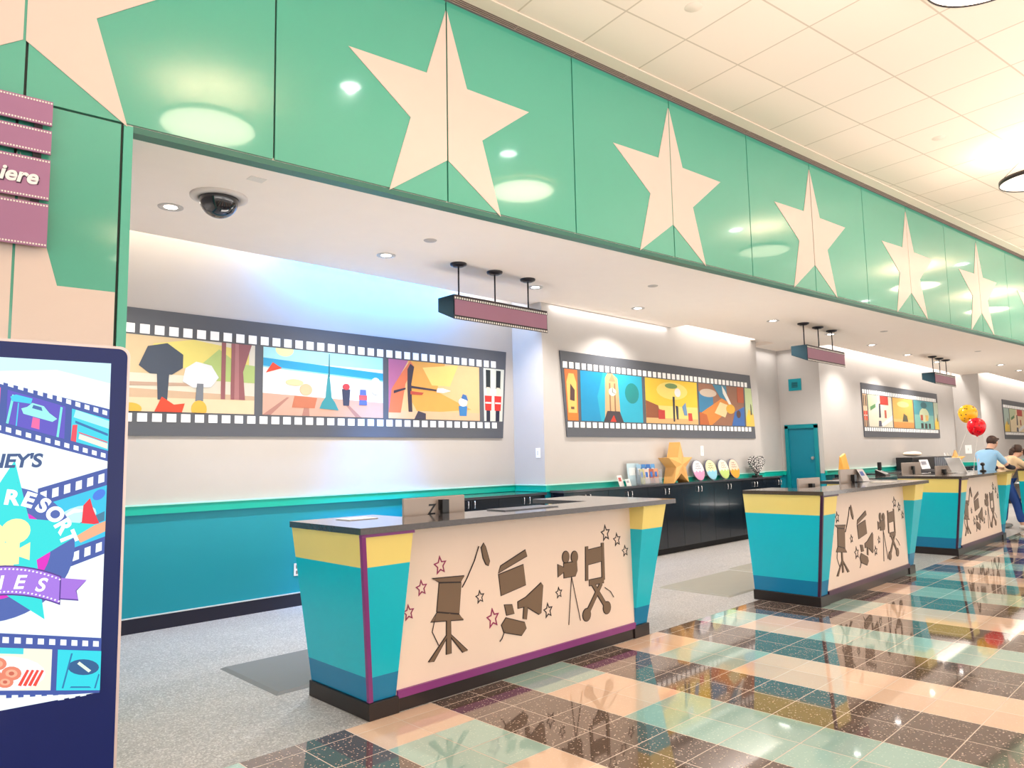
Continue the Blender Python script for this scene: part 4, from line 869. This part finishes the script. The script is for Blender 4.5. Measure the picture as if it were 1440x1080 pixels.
for ch, u, v, r in (('M', -.495, 1.078, .22), ('O', -.44, 1.094, .12), ('V', -.388, 1.10, .05), ('I', -.335, 1.10, 0), ('E', -.285, 1.096, -.1), ('S', -.225, 1.080, -.2)): ktext(ch, .062, u, v, TM, bold=.0015, align='CENTER', rot=r, shear=.15)
MB().box((-.60, -.02, 0), (-.12, .12, .025)).make('foot', M_DARKMETAL, K)

# ------------------------------------------------------------------ balloons
M_BY = None
def balloon(label, px, py, t_, R, rgb, spot, stem_xy):
    p = EYE+ray(px, py)*t_
    mm, nt, b, tc, sp = base_nt('balloon_'+label.split()[0], .25)
    v = nt.nodes.new('ShaderNodeTexVoronoi'); v.inputs['Scale'].default_value = 17; nt.links.new(tc.outputs['Object'], v.inputs['Vector'])
    nt.links.new(mixc(nt, math_n(nt, 'LESS_THAN', v.outputs['Distance'], .25), rgb, spot), b.inputs['Base Color'])
    T = thing('balloon', label, 'balloon', p, 0, 'balloons above the third counter')
    prof = [(.0001, R)]+[(R*math.sin(a)*(1-.0), R*math.cos(a) if a < PI/2 else R*1.22*math.cos(a)) for a in [PI*k/18 for k in range(1, 18)]]+[(.012, -R*1.23), (.02, -R*1.29), (.0001, -R*1.28)]
    MB().lathe(prof, n=32).make('envelope', mm, T)
    q = Vector((stem_xy[0]-p.x, stem_xy[1]-p.y, 1.12-p.z)); pts = [Vector((0, 0, -R*1.28)).lerp(q, k/8)+Vector((.02*math.sin(k), 0, 0)) for k in range(9)]
    MB().path(pts, .003, 6).make('string', mat('string_grey', (.5, .48, .46), .6), T)
balloon('yellow balloon with dark blotches, higher of the two beside the far step', 1361, 581, 14.0, .165, (.95, .50, .01), (.12, .07, .02), (14.35, 3.75))
balloon('red balloon just below the yellow one', 1373, 599, 13.6, .155, (.85, .0, .012), (.35, .0, .01), (14.35, 3.45))

# ------------------------------------------------------------------ people
def skin_mesh(name, joints, edges, m_, parent, root=0, sub=2):
    bm = bmesh.new(); L = bm.verts.layers.skin.verify()
    vs = []
    for i, (co, r) in enumerate(joints):
        v = bm.verts.new(co); v[L].radius = (r, r) if not isinstance(r, tuple) else r; v[L].use_root = (i == root); vs.append(v)
    for a, b in edges: bm.edges.new((vs[a], vs[b]))
    me = bpy.data.meshes.new(name); bm.to_mesh(me); bm.free()
    o = bpy.data.objects.new(name, me); COL.objects.link(o)
    o.modifiers.new('skin', 'SKIN'); s_ = o.modifiers.new('sub', 'SUBSURF'); s_.levels = sub; s_.render_levels = sub
    bpy.context.view_layer.update()
    m2 = bpy.data.meshes.new_from_object(o.evaluated_get(bpy.context.evaluated_depsgraph_get()))
    bpy.data.objects.remove(o); m2.name = name; m2.materials.clear(); m2.materials.append(m_)
    for p in m2.polygons: p.use_smooth = True
    o = bpy.data.objects.new(name, m2); COL.objects.link(o); o.parent = parent
    return o
M_SKIN = mat('skin', (.68, .40, .29), .5, var=.03)
def person(label, loc, rotz, J, shirt, trousers, hair, sleeve_long, hairfn, extra=None):
    """local frame: facing +x, left side +y"""
    T = thing('person', label, 'person', loc, rotz)
    pel, chest, neck, head = map(Vector, (J['pelvis'], J['chest'], J['neck'], J['head']))
    mid = pel.lerp(chest, .5)
    jt = [(pel, (.13, .10)), (mid, (.125, .10)), (chest, (.15, .115)), (neck, .05), (head, (.075, .085)), (head+Vector((.015, 0, .08)), (.065, .07))]; ed = [(0, 1), (1, 2), (2, 3), (3, 4), (4, 5)]
    cl = [(pel, (.150, .115)), (mid, (.145, .12)), (chest, (.165, .13)), (neck-Vector((0, 0, .03)), .075)]; ce = [(0, 1), (1, 2), (2, 3)]
    tr = [(pel+Vector((0, 0, .04)), (.155, .12))]; te = []
    for s_, k in ((1, 'l'), (-1, 'r')):
        sh = chest+Vector((0, .175*s_, .07)); el, wr = Vector(J['elbow_'+k]), Vector(J['wrist_'+k])
        n = len(jt); d = (wr-el).normalized()
        jt += [(sh, .055), (el, .042), (wr, .028), (wr+d*.05, .034)]; ed += [(2, n), (n, n+1), (n+1, n+2), (n+2, n+3)]
        # fingers
        side = Vector((0, 0, 1)).cross(d).normalized(); down = d.cross(side)
        for q, ln in ((-.030, .062), (-.010, .075), (.010, .070), (.030, .055)):
            m_ = len(jt); b0 = wr+d*.075+side*q; jt += [(b0, .0095), (b0+d*ln*.5+Vector((0, 0, -.004)), .0088), (b0+d*ln+Vector((0, 0, -.018)), .0075)]; ed += [(n+3, m_), (m_, m_+1), (m_+1, m_+2)]
        m_ = len(jt); jt += [(wr+d*.045+side*.040*s_*-1, .011), (wr+d*.085+side*.058*s_*-1, .009)]; ed += [(n+3, m_), (m_, m_+1)]
        n = len(cl); cl += [(sh, .072), (sh.lerp(el, 1.0 if sleeve_long else .8), .056)]; ce += [(2, n), (n, n+1)]
        if sleeve_long: cl += [(wr-d*.03, .04)]; ce += [(n+1, n+2)]
        hp = pel+Vector((0, .095*s_, -.04)); kn, an = Vector(J['knee_'+k]), Vector(J['ankle_'+k])
        n = len(jt); jt += [(hp, .085), (kn, .058), (an, .038), (an+Vector((.13, .01*s_, -.055)), .03)]; ed += [(0, n), (n, n+1), (n+1, n+2), (n+2, n+3)]
        n = len(tr); tr += [(hp, .10), (kn, .078), (an+Vector((0, 0, .03)), .068)]; te += [(0, n), (n, n+1), (n+1, n+2)]
        sh_ = MB(); sh_.blob((an.x+.06, an.y+.01*s_, .05), (.145, .05, .05), 14, 8, fn=lambda dd: 1 if dd.z > -.5 else .97); sh_.make('shoe', mat('shoe_pale', (.6, .58, .55), .5), T)
    skin_mesh('body', jt, ed, M_SKIN, T)
    skin_mesh('shirt', cl, ce, shirt, T); skin_mesh('trousers', tr, te, trousers, T)
    if J.get('sleeve'):
        for k in ('l', 'r'):
            el, wr = Vector(J['elbow_'+k]), Vector(J['wrist_'+k]); sh = chest+Vector((0, .175*(1 if k == 'l' else -1), .07))
            skin_mesh('under_sleeve', [(sh.lerp(el, .7), .05), (el, .052), (wr, .042)], [(0, 1), (1, 2)], M_DTR, T)
        MB().tube(neck-Vector((.01, 0, .045)), neck+Vector((.0, 0, .0)), .085, 18, r2=.066, cap=False).make('collar', M_DTR, T)
    # face
    hd = head+Vector((.015, 0, .04)); f = Vector(J.get('face', (1, 0, -.1))).normalized(); sd = Vector((0, 0, 1)).cross(f).normalized(); up = f.cross(sd)
    m = MB()
    m.blob(hd, (.088, .078, .112), 20, 14)
    nose = hd+f*.088-up*.012; m.add([nose+up*.03, nose-up*.014+sd*.016, nose-up*.014-sd*.016, nose+f*.028-up*.010, nose-f*.02], [(0, 1, 3), (0, 3, 2), (1, 2, 3), (0, 4, 1), (0, 2, 4), (1, 4, 2)])
    for s_ in (1, -1): m.blob(hd+sd*s_*.080-up*.005, (.02, .012, .03), 8, 6)
    m.make('head', M_SKIN, T)
    m = MB()
    for s_ in (1, -1): m.blob(hd+f*.078+sd*s_*.032+up*.018, (.010, .010, .008), 8, 6)
    m.make('eyes', M_DARK, T)
    m = MB(); m.blob(hd+f*.083-up*.05, (.010, .022, .006), 10, 6); m.make('mouth', mat('lips', (.45, .13, .11), .5), T)
    hm = MB(); hairfn(hm, hd, f, sd, up); hm.make('hair', hair, T)
    return T
def short_hair(m, hd, f, sd, up):
    m.blob(hd-f*.014+up*.028, (.098, .090, .100), 20, 14, fn=lambda d: (1.0+.03*math.sin(9*d.x+7*d.y)) if (d.dot(f) < .30 or d.dot(up) > .42) and d.dot(up) > -.72 else .78)
    m.blob(hd+f*.075+up*.085, (.05, .06, .025), 12, 8)
def tied_hair(m, hd, f, sd, up):
    m.blob(hd-f*.014+up*.025, (.102, .095, .105), 20, 14, fn=lambda d: (1.0+.03*math.sin(9*d.x+7*d.y)) if (d.dot(f) < .35 or d.dot(up) > .5) and d.dot(up) > -.5 else .80)
    m.blob(hd-f*.12+up*.015, (.06, .045, .05), 14, 10); m.blob(hd-f*.155-up*.04, (.04, .04, .085), 14, 10); m.blob(hd+f*.05+sd*-.075-up*.03, (.015, .012, .07), 8, 8)
M_HAIR = mat('hair_brown', (.05, .025, .018), .5, var=.3, scale=40)
M_BLUE = mat('shirt_blue', (.28, .52, .78), .7, var=.05)
M_BEIGE = mat('jumper_cream', (.78, .60, .38), .8, var=.05, bump=.1)
M_JEAN = mat('jeans_blue', (.02, .07, .30), .8, var=.25, scale=14)
M_DTR = mat('trousers_black', (.012, .014, .03), .7)
# person 1: bends to the right over the counter end, weight on the forearm
person('person in a light blue short-sleeved shirt leaning over the end of the third counter', (15.45, 3.54, 0), math.radians(-22),
       dict(pelvis=(-.02, 0, .93), chest=(.12, 0, 1.32), neck=(.19, 0, 1.49), head=(.27, 0, 1.565), elbow_l=(.32, .20, 1.13), wrist_l=(.58, .14, 1.14), elbow_r=(.28, -.26, 1.16), wrist_r=(.52, -.20, 1.14), knee_l=(.02, .10, .50), ankle_l=(-.04, .11, .09), knee_r=(.04, -.10, .50), ankle_r=(-.02, -.11, .09), face=(1, 0, -.25), sleeve=1),
       M_BLUE, M_DTR, M_HAIR, False, short_hair)
# person 2: beyond, leaning forward on both forearms
person('person in a cream jumper and blue jeans with tied-back hair leaning on the farthest counter', (16.12, 3.42, 0), math.radians(-35),
       dict(pelvis=(.0, 0, .90), chest=(.18, 0, 1.20), neck=(.27, 0, 1.34), head=(.38, 0, 1.40), elbow_l=(.40, .20, 1.13), wrist_l=(.64, .10, 1.15), elbow_r=(.38, -.20, 1.13), wrist_r=(.62, -.08, 1.15), knee_l=(.12, .12, .48), ankle_l=(.10, .16, .09), knee_r=(.14, -.14, .48), ankle_r=(.16, -.20, .09), face=(1, 0, .05)),
       M_BEIGE, M_JEAN, M_HAIR, True, tied_hair)

# ------------------------------------------------------------------ world: soft daylight entering the open hall
W = bpy.data.worlds.new('world'); S.world = W; W.use_nodes = True
bg = W.node_tree.nodes['Background']; bg.inputs[0].default_value = (1, .95, .90, 1); bg.inputs[1].default_value = 2.0
S.cycles.max_bounces = 8; S.cycles.diffuse_bounces = 5; S.cycles.glossy_bounces = 4
S.cycles.use_adaptive_sampling = True
try: S.cycles.use_denoising = True
except Exception: pass
S.cycles.sample_clamp_indirect = 6
